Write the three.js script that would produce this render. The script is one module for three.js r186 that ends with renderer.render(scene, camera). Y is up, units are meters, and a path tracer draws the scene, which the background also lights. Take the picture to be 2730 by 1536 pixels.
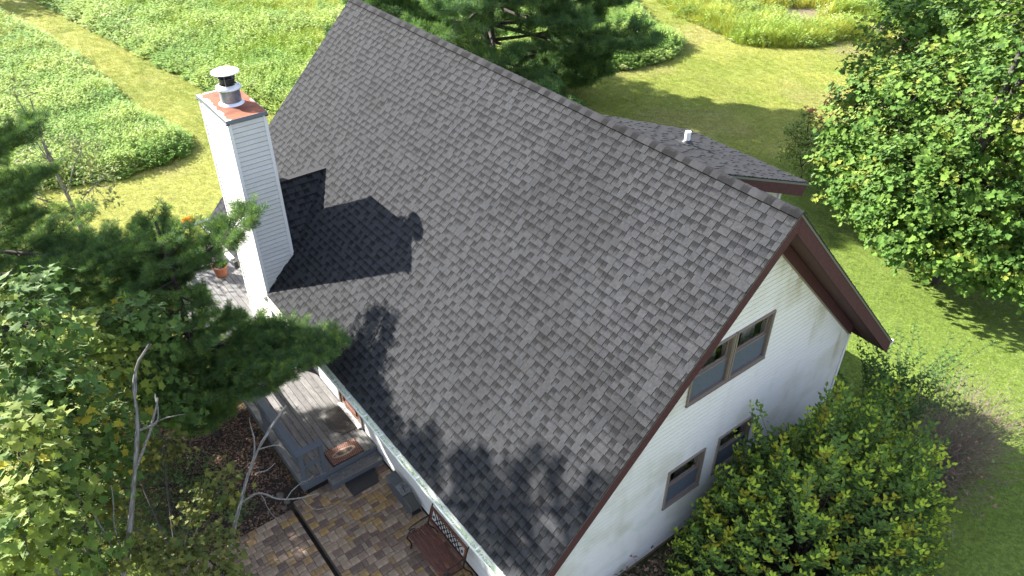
import * as THREE from 'three';
import { mergeGeometries } from 'three/addons/utils/BufferGeometryUtils.js';
import { RoundedBoxGeometry } from 'three/addons/geometries/RoundedBoxGeometry.js';

// ---------------------------------------------------------------- camera, sky, sun, exposure
const V3 = (x, y, z) => new THREE.Vector3(x, y, z);
const scene = new THREE.Scene();
const camera = new THREE.PerspectiveCamera(41.09, 16 / 9, 0.1, 3000);
const CAM = V3(4.8501, 12.4354, 8.7992);
const YAW = -0.9165, PITCH = 0.6313;
const FWD = V3(Math.sin(YAW) * Math.cos(PITCH), -Math.sin(PITCH), -Math.cos(YAW) * Math.cos(PITCH));
camera.position.copy(CAM);
camera.lookAt(CAM.clone().add(FWD));
camera.updateMatrixWorld(true); camera.updateProjectionMatrix();
const SKY = 0.78;
const SUN = V3(-0.764, 0.513, 0.392).normalize();
{ // bright, slightly hazy summer sky: paler towards the horizon and round the sun
  const w = 256, h = 128, d = new Float32Array(w * h * 4), v = new THREE.Vector3();
  for (let y = 0; y < h; y++) for (let x = 0; x < w; x++) {
    const el = ((y + 0.5) / h - 0.5) * Math.PI, az = ((x + 0.5) / w - 0.5) * Math.PI * 2; v.set(Math.cos(el) * Math.cos(az), Math.sin(el), Math.cos(el) * Math.sin(az));
    const up = Math.max(0, v.y), k = Math.pow(1 - up, 2.2), c = Math.max(0, v.dot(SUN)), g = 0.28 * Math.pow(c, 4), i = (y * w + x) * 4;
    d[i] = (0.23 + 0.165 * k + g) * SKY; d[i + 1] = (0.285 + 0.125 * k + g * 0.96) * SKY; d[i + 2] = (0.41 + 0.065 * k + g * 0.9) * SKY; d[i + 3] = 1;
  }
  const t = new THREE.DataTexture(d, w, h, THREE.RGBAFormat, THREE.FloatType); t.mapping = THREE.EquirectangularReflectionMapping; t.magFilter = THREE.LinearFilter; t.needsUpdate = true;
  scene.background = t; scene.environment = t;
}
const sun = new THREE.DirectionalLight(new THREE.Color(1, 0.95, 0.87), 4.8);
sun.position.copy(SUN).multiplyScalar(80); sun.target.position.set(-8, 0, -5);
sun.position.add(sun.target.position);
sun.castShadow = true; sun.shadow.mapSize.set(4096, 4096);
Object.assign(sun.shadow.camera, { left: -45, right: 45, top: 45, bottom: -45, near: 1, far: 200 });
scene.add(sun, sun.target);
const renderer = new THREE.WebGLRenderer({ antialias: true });
renderer.toneMapping = THREE.LinearToneMapping;
renderer.toneMappingExposure = 5.3;
renderer.shadowMap.enabled = true;

// ---------------------------------------------------------------- helpers
let seed = 7;
function R() { seed |= 0; seed = seed + 0x6D2B79F5 | 0; let t = Math.imul(seed ^ seed >>> 15, 1 | seed); t = t + Math.imul(t ^ t >>> 7, 61 | t) ^ t; return ((t ^ t >>> 14) >>> 0) / 4294967296; }
const rr = (a, b) => a + (b - a) * R();
const rn = () => (R() + R() + R() - 1.5) * 1.15;
const pick = a => a[Math.floor(R() * a.length)];
const clamp = (v, a = 0, b = 1) => Math.min(b, Math.max(a, v));
const lerp = (a, b, t) => a + (b - a) * t;
const sst = (a, b, x) => { const t = clamp((x - a) / (b - a)); return t * t * (3 - 2 * t); };
function hash(x, y) { let h = Math.imul(x, 374761393) + Math.imul(y, 668265263) | 0; h = Math.imul(h ^ h >>> 13, 1274126177); return ((h ^ h >>> 16) >>> 0) / 4294967296; }
function vnoise(x, y) { const xi = Math.floor(x), yi = Math.floor(y), u = x - xi, v = y - yi, a = u * u * (3 - 2 * u), b = v * v * (3 - 2 * v); return lerp(lerp(hash(xi, yi), hash(xi + 1, yi), a), lerp(hash(xi, yi + 1), hash(xi + 1, yi + 1), a), b); }
function fbm(x, y, o = 4) { let s = 0, a = 0.5, n = 0; for (let i = 0; i < o; i++) { s += a * vnoise(x, y); n += a; a *= 0.5; x = x * 2.03 + 17.1; y = y * 2.03 + 9.7; } return s / n; }
// noise that wraps with period p (for tiling textures)
function tnoise(x, y, p) { const xi = Math.floor(x), yi = Math.floor(y), u = x - xi, v = y - yi, a = u * u * (3 - 2 * u), b = v * v * (3 - 2 * v), m = q => ((q % p) + p) % p; return lerp(lerp(hash(m(xi), m(yi)), hash(m(xi + 1), m(yi)), a), lerp(hash(m(xi), m(yi + 1)), hash(m(xi + 1), m(yi + 1)), a), b); }
const used = new Map();
function numbered(n) { const k = used.get(n) || 0; used.set(n, k + 1); return k ? n + '_' + String(k).padStart(3, '0') : n; }
function mesh(name, geo, mat, parent, kind) {
  const m = new THREE.Mesh(geo, mat); m.name = parent === scene ? numbered(name) : name; m.castShadow = m.receiveShadow = true;
  if (kind) m.userData.kind = kind; parent.add(m); return m;
}
function group(name, parent) { const g = new THREE.Group(); g.name = name; parent.add(g); return g; }
function thing(name, label, category, pos = [0, 0, 0], grp) {
  const g = new THREE.Group(); g.name = numbered(name); g.position.set(...pos); g.userData = { label, category };
  if (grp) g.userData.group = grp; scene.add(g); return g;
}
function dataTex(w, h, fn, srgb = true) {
  const d = new Uint8Array(w * h * 4);
  for (let y = 0; y < h; y++) for (let x = 0; x < w; x++) { const c = fn(x, y, x / w, y / h), i = (y * w + x) * 4; d[i] = clamp(c[0], 0, 255); d[i + 1] = clamp(c[1], 0, 255); d[i + 2] = clamp(c[2], 0, 255); d[i + 3] = c[3] ?? 255; }
  const t = new THREE.DataTexture(d, w, h, THREE.RGBAFormat); t.wrapS = t.wrapT = THREE.RepeatWrapping; t.magFilter = THREE.LinearFilter; t.minFilter = THREE.LinearMipmapLinearFilter; t.generateMipmaps = true;
  if (srgb) t.colorSpace = THREE.SRGBColorSpace; t.needsUpdate = true; return t;
}
const col = (r, g, b) => new THREE.Color().setRGB(r, g, b);
const std = (c, rough = 0.8, extra = {}) => new THREE.MeshStandardMaterial({ color: Array.isArray(c) ? col(...c) : c, roughness: rough, side: THREE.DoubleSide, ...extra });
function box(w, h, d, x = 0, y = 0, z = 0) { const g = new THREE.BoxGeometry(w, h, d); g.translate(x, y, z); return g; }
function rbox(w, h, d, r, x = 0, y = 0, z = 0) { const g = new RoundedBoxGeometry(w, h, d, 1, r); g.translate(x, y, z); return g; }
function tube(pts, r0, r1, seg = 10, rad = 6) { // tapered tube through points
  const c = new THREE.CatmullRomCurve3(pts.map(p => p.isVector3 ? p : V3(...p))), n = seg, fr = c.computeFrenetFrames(n, false), pos = [], idx = [], uv = [];
  for (let i = 0; i <= n; i++) { const p = c.getPointAt(i / n), r = lerp(r0, r1, i / n); for (let j = 0; j <= rad; j++) { const a = j / rad * Math.PI * 2, q = p.clone().addScaledVector(fr.normals[i], Math.cos(a) * r).addScaledVector(fr.binormals[i], Math.sin(a) * r); pos.push(q.x, q.y, q.z); uv.push(j / rad, i / n * 4); } }
  for (let i = 0; i < n; i++) for (let j = 0; j < rad; j++) { const a = i * (rad + 1) + j, b = a + rad + 1; idx.push(a, b, a + 1, b, b + 1, a + 1); }
  const g = new THREE.BufferGeometry(); g.setAttribute('position', new THREE.Float32BufferAttribute(pos, 3)); g.setAttribute('uv', new THREE.Float32BufferAttribute(uv, 2)); g.setIndex(idx); g.computeVertexNormals(); return g;
}
// a shape turned inside out by a mirroring matrix gets its faces turned back
function mapped(g, m) { g.applyMatrix4(m); if (m.determinant() < 0) { if (g.index) { const a = g.index.array; for (let i = 0; i < a.length; i += 3) { const t = a[i + 1]; a[i + 1] = a[i + 2]; a[i + 2] = t; } } else for (const k in g.attributes) { const A = g.attributes[k], n = A.itemSize, a = A.array; for (let i = 0; i < A.count; i += 3) for (let j = 0; j < n; j++) { const t = a[(i + 1) * n + j]; a[(i + 1) * n + j] = a[(i + 2) * n + j]; a[(i + 2) * n + j] = t; } } g.deleteAttribute('normal'); g.computeVertexNormals(); } return g; }
const merge = a => mergeGeometries(a.map(g => g.index ? g.toNonIndexed() : g));
function clipPoly(poly, a, b, c) { // keep a*u + b*v <= c
  const out = []; for (let i = 0; i < poly.length; i++) { const p = poly[i], q = poly[(i + 1) % poly.length], dp = a * p[0] + b * p[1] - c, dq = a * q[0] + b * q[1] - c; if (dp <= 0) out.push(p); if ((dp < 0 && dq > 0) || (dp > 0 && dq < 0)) { const t = dp / (dp - dq); out.push([lerp(p[0], q[0], t), lerp(p[1], q[1], t)]); } } return out;
}
class Builder { // loose triangles with uv and colour
  constructor() { this.p = []; this.u = []; this.c = []; }
  tri(a, b, c, ua, ub, uc, k) { for (const v of [a, b, c]) this.p.push(v.x, v.y, v.z); for (const w of [ua, ub, uc]) this.u.push(w[0], w[1]); for (let i = 0; i < 3; i++) this.c.push(k[0], k[1], k[2]); }
  slab(poly, at, top, bot, uvf, k = [1, 1, 1]) { // poly in (u,v); at(u,v,h) -> Vector3; top(u,v), bot: heights
    const T = poly.map(p => at(p[0], p[1], top(p[0], p[1]))), B = poly.map(p => at(p[0], p[1], bot)), W = poly.map(p => uvf(p[0], p[1])), n = poly.length;
    for (let i = 1; i < n - 1; i++) this.tri(T[0], T[i], T[i + 1], W[0], W[i], W[i + 1], k);
    for (let i = 0; i < n; i++) { const j = (i + 1) % n; this.tri(T[i], B[i], B[j], W[i], W[i], W[j], k); this.tri(T[i], B[j], T[j], W[i], W[j], W[j], k); }
  }
  build() { const g = new THREE.BufferGeometry(); g.setAttribute('position', new THREE.Float32BufferAttribute(this.p, 3)); g.setAttribute('uv', new THREE.Float32BufferAttribute(this.u, 2)); g.setAttribute('color', new THREE.Float32BufferAttribute(this.c, 3)); g.computeVertexNormals(); return g; }
}
const _m = new THREE.Matrix4(), _q = new THREE.Quaternion(), _s = V3(1, 1, 1), _v = V3(0, 0, 0);
class Scatter { // many small copies of one shape: positions in world space
  constructor() { this.m = []; this.c = []; }
  add(p, q, s, c) { _m.compose(p, q, s.isVector3 ? s : _s.set(s, s, s)); this.m.push(..._m.elements); this.c.push(c[0], c[1], c[2]); }
  get n() { return this.c.length / 3; }
  build(name, geo, mat, parent) {
    const n = this.n, im = new THREE.InstancedMesh(geo, mat, n), o = parent === scene ? _v : parent.position;
    for (let i = 0; i < n; i++) { _m.fromArray(this.m, i * 16); _m.elements[12] -= o.x; _m.elements[13] -= o.y; _m.elements[14] -= o.z; im.setMatrixAt(i, _m); im.setColorAt(i, col(this.c[i * 3], this.c[i * 3 + 1], this.c[i * 3 + 2])); }
    im.name = parent === scene ? numbered(name) : name; im.castShadow = im.receiveShadow = true; im.userData.kind = 'stuff'; im.frustumCulled = false; parent.add(im); return im;
  }
}
const _c = V3(0, 0, 0);
function inView(x, y, z, m = 0.12) { _c.set(x, y, z).applyMatrix4(camera.matrixWorldInverse); if (_c.z > -0.5) return false; const k = Math.tan(41.09 / 2 * Math.PI / 180) * -_c.z; return Math.abs(_c.y) < k * (1 + m) && Math.abs(_c.x) < k * 16 / 9 * (1 + m); }
camera.matrixWorldInverse.copy(camera.matrixWorld).invert();
const inPoly = (x, z, P) => { let c = false; for (let i = 0, j = P.length - 1; i < P.length; j = i++) if ((P[i][1] > z) !== (P[j][1] > z) && x < (P[j][0] - P[i][0]) * (z - P[i][1]) / (P[j][1] - P[i][1]) + P[i][0]) c = !c; return c; };
function edgeDist(x, z, P) { let d = 1e9; for (let i = 0, j = P.length - 1; i < P.length; j = i++) { const ax = P[j][0], az = P[j][1], bx = P[i][0] - ax, bz = P[i][1] - az, t = clamp(((x - ax) * bx + (z - az) * bz) / (bx * bx + bz * bz)); d = Math.min(d, Math.hypot(x - ax - bx * t, z - az - bz * t)); } return d; }
const UP = V3(0, 1, 0), ZZ = V3(0, 0, 1);
const vary = (c, a) => { const k = 1 + rn() * a; return [c[0] * k, c[1] * k, c[2] * k]; };
const mix3 = (a, b, t) => [lerp(a[0], b[0], t), lerp(a[1], b[1], t), lerp(a[2], b[2], t)];

// ---------------------------------------------------------------- house dimensions
const HR = 7, HE = 2.2229, WE = 4.7861, SL = (HR - HE) / WE, XF = -13.192, XW = -0.463, ZW = 4.286, ZR = -3.79, GY = -0.1;
const CN = -9.3645, CF = -10.967, CZO = 4.7625, CZI = 3.998, CT = 6.288, EXPO = 0.1386;
const LS = Math.hypot(WE, HR - HE);

// ---------------------------------------------------------------- materials
const granule = dataTex(1024, 1024, (x, y) => { // 8 x 8 cells, each one piece of shingle: granules with blended print
  const cx = x >> 7, cy = y >> 7, k = cy * 8 + cx, u = (x & 127) / 128, v = (y & 127) / 128;
  const band = cy < 4 ? [0.5, 0.62, 0.7, 0.55][(k * 5 + cy) & 3] : [0, 0.3, 0.22, 0.38][(k * 5 + cy) & 3];
  const edge = 1 - band + (fbm(x * 0.05, y * 0.09, 3) - 0.5) * 0.4 + (hash(x, y) - 0.5) * 0.4;
  let g = 176 + (fbm(x * 0.04, y * 0.04, 3) - 0.5) * 46 + (hash(x * 3 + 1, y * 7) - 0.5) * 42;
  if (band && v > edge) g *= 0.6;
  const w = (vnoise(x * 0.02, y * 0.02) - 0.5) * 3; return [g + w, g, g + 2 - w];
});
const mShingle = new THREE.MeshPhysicalMaterial({ map: granule, roughness: 0.95, specularIntensity: 0.35, vertexColors: true, side: THREE.DoubleSide });
const speck = dataTex(256, 256, (x, y) => { const g = 215 + (tnoise(x / 8, y / 8, 32) - 0.5) * 30 + (hash(x, y) - 0.5) * 22; return [g, g, g]; });
const mMaroon = new THREE.MeshPhysicalMaterial({ color: col(0.095, 0.04, 0.046), roughness: 0.7, specularIntensity: 0.3, map: speck, side: THREE.DoubleSide });
const sidingTex = dataTex(512, 512, (x, y) => { const n = (tnoise(x / 64, y / 64, 8) - 0.5) * 10 + (tnoise(x / 8, y / 16, 64) - 0.5) * 7 + (hash(x, y) - 0.5) * 4; return [236 + n, 236 + n, 233 + n * 1.2]; });
const mSiding = std([0.66, 0.66, 0.66], 0.55, { map: sidingTex, vertexColors: true });
const mTrim = std([0.66, 0.66, 0.65], 0.5);
const mTaupe = std([0.15, 0.12, 0.105], 0.5);
const mTan = std([0.2, 0.165, 0.14], 0.55);
const mCore = std([0.3, 0.3, 0.3], 0.9);
const mDark = std([0.02, 0.02, 0.022], 0.6);
const mPane = new THREE.MeshPhysicalMaterial({ color: 0xffffff, roughness: 0.02, transmission: 1, thickness: 0, ior: 1.5 });
const mScreen = std([0.1, 0.125, 0.165], 0.75, { map: speck });
const mGalv = std([0.36, 0.4, 0.46], 0.42, { metalness: 0.7, map: speck });
const mGalvLight = std([0.62, 0.63, 0.64], 0.45, { metalness: 0.35 });
const mBlack = std([0.016, 0.016, 0.017], 0.55);
const mIron = std([0.012, 0.012, 0.012], 0.5, { metalness: 0.3 });
// ---------------------------------------------------------------- the house
const house = thing('gable_house', 'white sided house with a steep grey shingle roof and maroon trim', 'house');
const roof = group('roof', house);

// roof boards under the shingles, both slopes
{
  const t = 0.05, d = 0.014, s = new THREE.Shape([[0, HR - d], [WE - 0.03, HE - d + 0.03 * SL], [WE - 0.03, HE - d - t * 1.41 + 0.03 * SL], [0, HR - d - t * 1.41], [-WE + 0.03, HE - d - t * 1.41 + 0.03 * SL], [-WE + 0.03, HE - d + 0.03 * SL]].map(p => new THREE.Vector2(...p)));
  const g = new THREE.ExtrudeGeometry(s, { depth: -XF - 0.04, bevelEnabled: false }); // shape (z,y) -> x
  mapped(g, new THREE.Matrix4().set(0, 0, 1, XF + 0.02, 0, 1, 0, 0, 1, 0, 0, 0, 0, 0, 0, 1));
  mesh('roof_boards', g, std([0.07, 0.065, 0.06], 0.9), roof);
}
// shingles: every tab is a piece of its own
function shingles(poly, O, U, Vv, N, opts) {
  const us = poly.map(p => p[0]), vs = poly.map(p => p[1]), u0 = Math.min(...us), u1 = Math.max(...us), v1 = Math.max(...vs), out = [];
  const at = (u, v, h) => O.clone().addScaledVector(U, u).addScaledVector(Vv, v).addScaledVector(N, h);
  const planes = []; for (let i = 0; i < poly.length; i++) { const p = poly[i], q = poly[(i + 1) % poly.length], a = q[1] - p[1], b = -(q[0] - p[0]); planes.push([a, b, a * p[0] + b * p[1]]); }
  const rows = Math.ceil(v1 / EXPO);
  for (let r = 0; r < rows; r++) {
    let u = u0 - rr(0, 0.3); let high = R() < 0.5;
    const rowTone = 1 + rn() * 0.03;
    while (u < u1) {
      const w = high ? pick([0.11, 0.13, 0.15, 0.17, 0.2]) : pick([0.075, 0.09, 0.1, 0.115, 0.13]);
      const v0 = r * EXPO + rr(-0.003, 0.003), vt = v0 + EXPO + 0.02, g = 0.0035;
      let c = [[u + g, v0], [u + w - g, v0], [u + w - g, vt], [u + g, vt]];
      for (const [a, b, k] of planes) { c = clipPoly(c, a, b, k); if (c.length < 3) break; }
      if (c.length >= 3) {
        const h0 = high ? 0.017 : 0.009, cell = Math.floor(R() * 32) + (high ? 32 : 0), cu = (cell & 7) / 8, cv = (cell >> 3) / 8, uu = u, ww = w, vv = v0;
        let tone = (high ? 1.04 : 1.0) * rowTone * (1 + rn() * 0.06);
        if (R() < 0.05) tone *= 0.9;
        const warm = rn() * 0.007;
        const ctr = at(u + w / 2, v0 + EXPO / 2, 0);
        if (opts.blotch) tone *= opts.blotch(ctr, u + w / 2, v0);
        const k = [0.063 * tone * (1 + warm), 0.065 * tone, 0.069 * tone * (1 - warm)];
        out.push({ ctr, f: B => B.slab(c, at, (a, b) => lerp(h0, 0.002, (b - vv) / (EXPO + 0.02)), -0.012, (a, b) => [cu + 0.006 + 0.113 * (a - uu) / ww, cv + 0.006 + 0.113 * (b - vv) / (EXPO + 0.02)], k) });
      }
      u += w; high = R() < 0.88 ? !high : high;
    }
  }
  return out;
}
function laySome(list, parent, single) { // the pieces that show largest one by one, the rest as one
  list.sort((a, b) => a.ctr.distanceToSquared(CAM) - b.ctr.distanceToSquared(CAM));
  const rest = new Builder();
  list.forEach((s, i) => { if (i < single) { const B = new Builder(); s.f(B); mesh('shingle', B.build(), mShingle, parent); } else s.f(rest); });
  if (rest.p.length) mesh('shingles', rest.build(), mShingle, parent, 'stuff');
}
{
  const D = V3(0, -HE + HR, -WE).normalize(), N = V3(0, WE, HR - HE).normalize();
  const blotch = (p) => { // darker tone in noise blotches near the gable edge, fainter over the slope
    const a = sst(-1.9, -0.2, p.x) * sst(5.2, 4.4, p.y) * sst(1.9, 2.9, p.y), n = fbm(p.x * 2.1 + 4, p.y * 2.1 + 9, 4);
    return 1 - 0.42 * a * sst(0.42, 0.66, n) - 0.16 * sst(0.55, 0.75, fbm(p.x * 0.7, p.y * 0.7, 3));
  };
  const L = shingles([[0, -0.03], [-XF, -0.03], [-XF, LS], [0, LS]], V3(XF, HE, WE), V3(1, 0, 0), D, N, { blotch });
  // room for the chimney
  laySome(L.filter(s => !(s.ctr.x < CN - 0.02 && s.ctr.x > CF + 0.02 && s.ctr.z > CZI + 0.05)), roof, 292);
  // far slope
  const D2 = V3(0, HR - HE, WE).normalize(), N2 = V3(0, WE, -(HR - HE)).normalize();
  const L2 = shingles([[0, -0.03], [-XF, -0.03], [-XF, LS], [0, LS]], V3(XF, HE, -WE), V3(1, 0, 0), D2, N2, {});
  const fs = new Builder(); L2.forEach(s => s.f(fs)); mesh('far_slope_shingles', fs.build(), mShingle, roof, 'stuff');
}
// ridge caps
{
  const n = 93, st = -XF / n;
  for (let i = 0; i < n; i++) {
    const x0 = -i * st, B = new Builder(), half = 0.15, J = 6, tone = (0.06 + rn() * 0.009) * (i % 7 === 3 ? 0.9 : 1), k = [tone, tone, tone * 1.05], cu = (i * 5 % 8) / 8, cv = (i * 3 % 8) / 8;
    const prof = j => { const a = lerp(-1, 1, j / J), d = Math.abs(a) * half; return [Math.sign(a) * d * 0.71, HR + 0.012 - (Math.sqrt(d * d * 0.5 + 0.0022) - 0.047)]; };
    const P = (j, x, h) => { const [z, y] = prof(j), nn = V3(0, 1, Math.sign(z) * 0.9).normalize(); return V3(x, y + nn.y * h, z + nn.z * h); };
    const xa = x0 + 0.012, xb = x0 - st - 0.01;
    for (let j = 0; j < J; j++) {
      const t = [P(j, xa, 0.004), P(j + 1, xa, 0.004), P(j + 1, xb, 0.016), P(j, xb, 0.016)], e = [P(j, xb, 0.002), P(j + 1, xb, 0.002)], f = [P(j, xa, -0.01), P(j + 1, xa, -0.01)];
      const w = (a, b) => [cu + 0.006 + 0.113 * a, cv + 0.006 + 0.113 * b];
      B.tri(t[0], t[1], t[2], w(0, j / J), w(0, (j + 1) / J), w(1, (j + 1) / J), k); B.tri(t[0], t[2], t[3], w(0, j / J), w(1, (j + 1) / J), w(1, j / J), k);
      B.tri(t[3], t[2], e[1], w(1, 0), w(1, 0.1), w(1, 0.1), k); B.tri(t[3], e[1], e[0], w(1, 0), w(1, 0.1), w(1, 0), k);
      if (i === 0) { B.tri(t[1], t[0], f[0], w(0, 0), w(0, 0.1), w(0, 0.1), k); B.tri(t[1], f[0], f[1], w(0, 0), w(0, 0.1), w(0, 0), k); }
    }
    mesh('ridge_cap', B.build(), mShingle, roof);
  }
}
// boards in the plane of the gable: polygon (z,y), x range
function plate(name, pts, x0, x1, mat, parent, holes = []) {
  const s = new THREE.Shape(pts.map(p => new THREE.Vector2(...p)));
  for (const [z0, z1, y0, y1] of holes) s.holes.push(new THREE.Path([[z0, y0], [z0, y1], [z1, y1], [z1, y0]].map(p => new THREE.Vector2(...p))));
  const g = new THREE.ExtrudeGeometry(s, { depth: x1 - x0, bevelEnabled: false });
  mapped(g, new THREE.Matrix4().set(0, 0, 1, x0, 0, 1, 0, 0, 1, 0, 0, 0, 0, 0, 0, 1));
  return mesh(name, g, mat, parent);
}
const under = (z, d) => HR - SL * Math.abs(z) - d; // d measured straight down
{
  const a = 0.035, b = 0.35, w = WE - 0.035;
  for (const x of [-0.012, XF + 0.047]) {
    plate('rake_board', [[0.05, under(0.05, a)], [w, under(w, a)], [w, under(w, b)], [0.05, under(0.05, b)]], x - 0.035, x, mMaroon, house);
    plate('rake_board', [[-0.05, under(0.05, a)], [-0.05, under(0.05, b)], [-w, under(w, b)], [-w, under(w, a)]], x - 0.035, x, mMaroon, house);
    plate('peak_board', [[-0.049, under(0.049, a)], [0, under(0, a)], [0.049, under(0.049, a)], [0.049, under(0.049, b)], [0, under(0, b)], [-0.049, under(0.049, b)]], x - 0.035, x - 0.002, mMaroon, house);
  }
  // metal drip edge just over the rake boards
  plate('drip_edge', [[0, HR - 0.012], [WE, HE - 0.012], [WE, HE - 0.05], [0, HR - 0.05]], -0.01, -0.004, std([0.1, 0.1, 0.1], 0.5), house);
  plate('drip_edge', [[0, HR - 0.012], [0, HR - 0.06], [-WE, HE - 0.06], [-WE, HE - 0.012]], -0.01, -0.004, std([0.1, 0.11, 0.105], 0.5), house);
  // frieze under the soffit, on the wall
  for (const [s, zc] of [[1, ZW], [-1, ZR]]) { const e = Math.abs(zc) + 0.0; plate('frieze_board', s > 0 ? [[0, under(0, 0.37)], [e, under(e, 0.37)], [e, under(e, 0.605)], [0, under(0, 0.605)]] : [[0, under(0, 0.37)], [0, under(0, 0.605)], [-e, under(e, 0.605)], [-e, under(e, 0.37)]], XW + 0.002, XW + 0.026, mMaroon, house); }
  plate('frieze_edge', [[0, under(0, 0.607)], [0, under(0, 0.645)], [ZR, under(ZR, 0.645)], [ZR, under(ZR, 0.607)]], XW + 0.002, XW + 0.016, mTan, house);
  // soffit boards beneath the overhang, laid across it
  const soff = std([0.075, 0.033, 0.035], 0.8);
  for (const s of [1, -1]) for (let i = 0; i < 46; i++) {
    const c = i * 0.143 + 0.12, z = s * c * 0.7078, y = HR - c * 0.7064 - 0.335, g = box(0.44, 0.014, 0.136); g.rotateX(s * 0.7844); g.translate(-0.27, y - 0.003, z); mesh('soffit_board', g, soff, house);
  }
  // eave fascia boards
  mesh('eave_fascia', box(-XF - 0.1, 0.2, 0.03, XF / 2, HE - 0.16, WE - 0.06), mTrim, house);
  mesh('eave_fascia', box(-XF - 0.1, 0.2, 0.03, XF / 2, HE - 0.16, -WE + 0.06), mMaroon, house);
  mesh('eave_soffit', box(-XF - 0.3, 0.02, WE - ZW - 0.02, XF / 2, HE - 0.24, (WE + ZW) / 2 - 0.05), mTrim, house);
}
// windows of the gable: [z0, z1, y0, y1]
const WIN = [[-0.727, 0.195, 3.672, 4.655], [0.275, 1.205, 3.672, 4.655], [0.438, 1.336, 1.195, 2.11], [-0.87, 0.03, 1.195, 2.11]];
{
  const wt = 0.17 + 0.05;
  plate('wall_core', [[ZW - 0.02, -0.12], [ZW - 0.02, under(ZW, wt)], [0, under(0, wt)], [ZR + 0.02, under(ZR, wt)], [ZR + 0.02, -0.12]], XW - 0.16, XW - 0.03, mCore, house, WIN);
  plate('wall_core', [[ZW - 0.02, -0.12], [ZW - 0.02, under(ZW, wt)], [0, under(0, wt)], [ZR + 0.02, under(ZR, wt)], [ZR + 0.02, -0.12]], XF + 0.46, XF + 0.6, mSidingPlain(), house);
  mesh('wall_core', box(-XF - 1.1, 2.2, 0.12, XF / 2, 0.98, ZW - 0.075), mCore, house);
  mesh('wall_core', box(-XF - 1.0, 3.0, 0.12, XF / 2, 1.38, ZR + 0.06), mTrim, house);
  mesh('upper_floor', box(-XF - 1.2, 0.1, ZW - ZR - 0.4, XF / 2, 2.5, (ZW + ZR) / 2), mCore, house);
  mesh('ground_floor', box(-XF - 1.2, 0.1, ZW - ZR - 0.4, XF / 2, 0.05, (ZW + ZR) / 2), mCore, house);
  plate('foundation', [[ZW - 0.01, -0.5], [ZW - 0.01, -0.02], [ZR + 0.01, -0.02], [ZR + 0.01, -0.5]], XW - 0.3, XW - 0.012, std([0.24, 0.22, 0.19], 0.9, { map: speck }), house);
  plate('base_board', [[ZW, -0.08], [ZW, -0.005], [ZR, -0.005], [ZR, -0.08]], XW - 0.012, XW + 0.006, std([0.3, 0.2, 0.13], 0.8, { map: speck }), house);
}
function mSidingPlain() { return std([0.72, 0.72, 0.71], 0.6, { map: sidingTex }); }
// siding boards on the gable
{
  const E = 0.1016, rows = 66;
  for (let r = 0; r < rows; r++) {
    const y0 = r * E, y1 = y0 + E - 0.012;
    let cuts = [[ZR + 0.055, ZW - 0.055]];
    for (const [z0, z1, a, b] of WIN) if (Math.min(y1, b) - Math.max(y0, a) > E * 0.5) cuts = cuts.flatMap(([p, q]) => (z1 < p || z0 > q) ? [[p, q]] : [[p, z0 - 0.012], [z1 + 0.012, q]].filter(k => k[1] - k[0] > 0.03));
    // boards come in lengths: one butt joint on long rows
    cuts = cuts.flatMap(([p, q]) => { if (q - p < 3.9) return [[p, q]]; const j = lerp(p, q, 0.25 + 0.5 * hash(r * 7 + 3, 5)); return [[p, j - 0.0008], [j + 0.0008, q]]; });
    for (const [p, q] of cuts) {
      let c = [[p, y0], [q, y0], [q, y1], [p, y1]];
      c = clipPoly(c, SL, 1, HR - 0.42); if (c.length < 3) continue; c = clipPoly(c, -SL, 1, HR - 0.42); if (c.length < 3) continue;
      const B = new Builder(), t = 1 + rn() * 0.012;
      B.slab(c, (u, v, h) => V3(XW - 0.015 + h, v, u), (u, v) => lerp(0.0165, 0.013, clamp((v - y0) / E)), -0.012, (u, v) => [u / 1.7 + r * 0.37, v / 1.7], [t, t, t]);
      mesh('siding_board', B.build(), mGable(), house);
    }
  }
  for (const z of [ZW - 0.02, ZR + 0.02]) mesh('corner_post', box(0.03, under(z, 0.55) + 0.02, 0.075, XW + 0.004, under(z, 0.55) / 2, z), mTrim, house);
  mesh('corner_post', box(0.08, 2.1, 0.03, XW - 0.03, 1.0, ZW - 0.002), mTrim, house);
}
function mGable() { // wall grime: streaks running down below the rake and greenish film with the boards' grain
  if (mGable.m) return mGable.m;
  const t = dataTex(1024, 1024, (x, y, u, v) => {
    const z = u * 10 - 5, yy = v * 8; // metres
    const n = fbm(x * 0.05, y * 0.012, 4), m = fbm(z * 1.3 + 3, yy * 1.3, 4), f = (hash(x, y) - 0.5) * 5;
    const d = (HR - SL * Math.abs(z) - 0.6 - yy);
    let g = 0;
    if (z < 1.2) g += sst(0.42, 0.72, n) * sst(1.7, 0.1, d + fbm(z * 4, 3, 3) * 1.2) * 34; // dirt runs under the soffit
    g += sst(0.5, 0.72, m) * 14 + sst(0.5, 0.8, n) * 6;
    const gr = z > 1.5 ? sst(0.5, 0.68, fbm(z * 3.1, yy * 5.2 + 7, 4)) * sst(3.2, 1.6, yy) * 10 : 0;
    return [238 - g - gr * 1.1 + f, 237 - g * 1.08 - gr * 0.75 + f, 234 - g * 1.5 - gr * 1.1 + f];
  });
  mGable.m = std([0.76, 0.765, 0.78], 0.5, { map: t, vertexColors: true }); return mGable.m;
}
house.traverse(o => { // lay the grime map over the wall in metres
  if (o.name === 'siding_board') { const p = o.geometry.attributes.position, u = o.geometry.attributes.uv; for (let i = 0; i < p.count; i++) u.setXY(i, (p.getZ(i) + 5) / 10, p.getY(i) / 8); }
});
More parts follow.
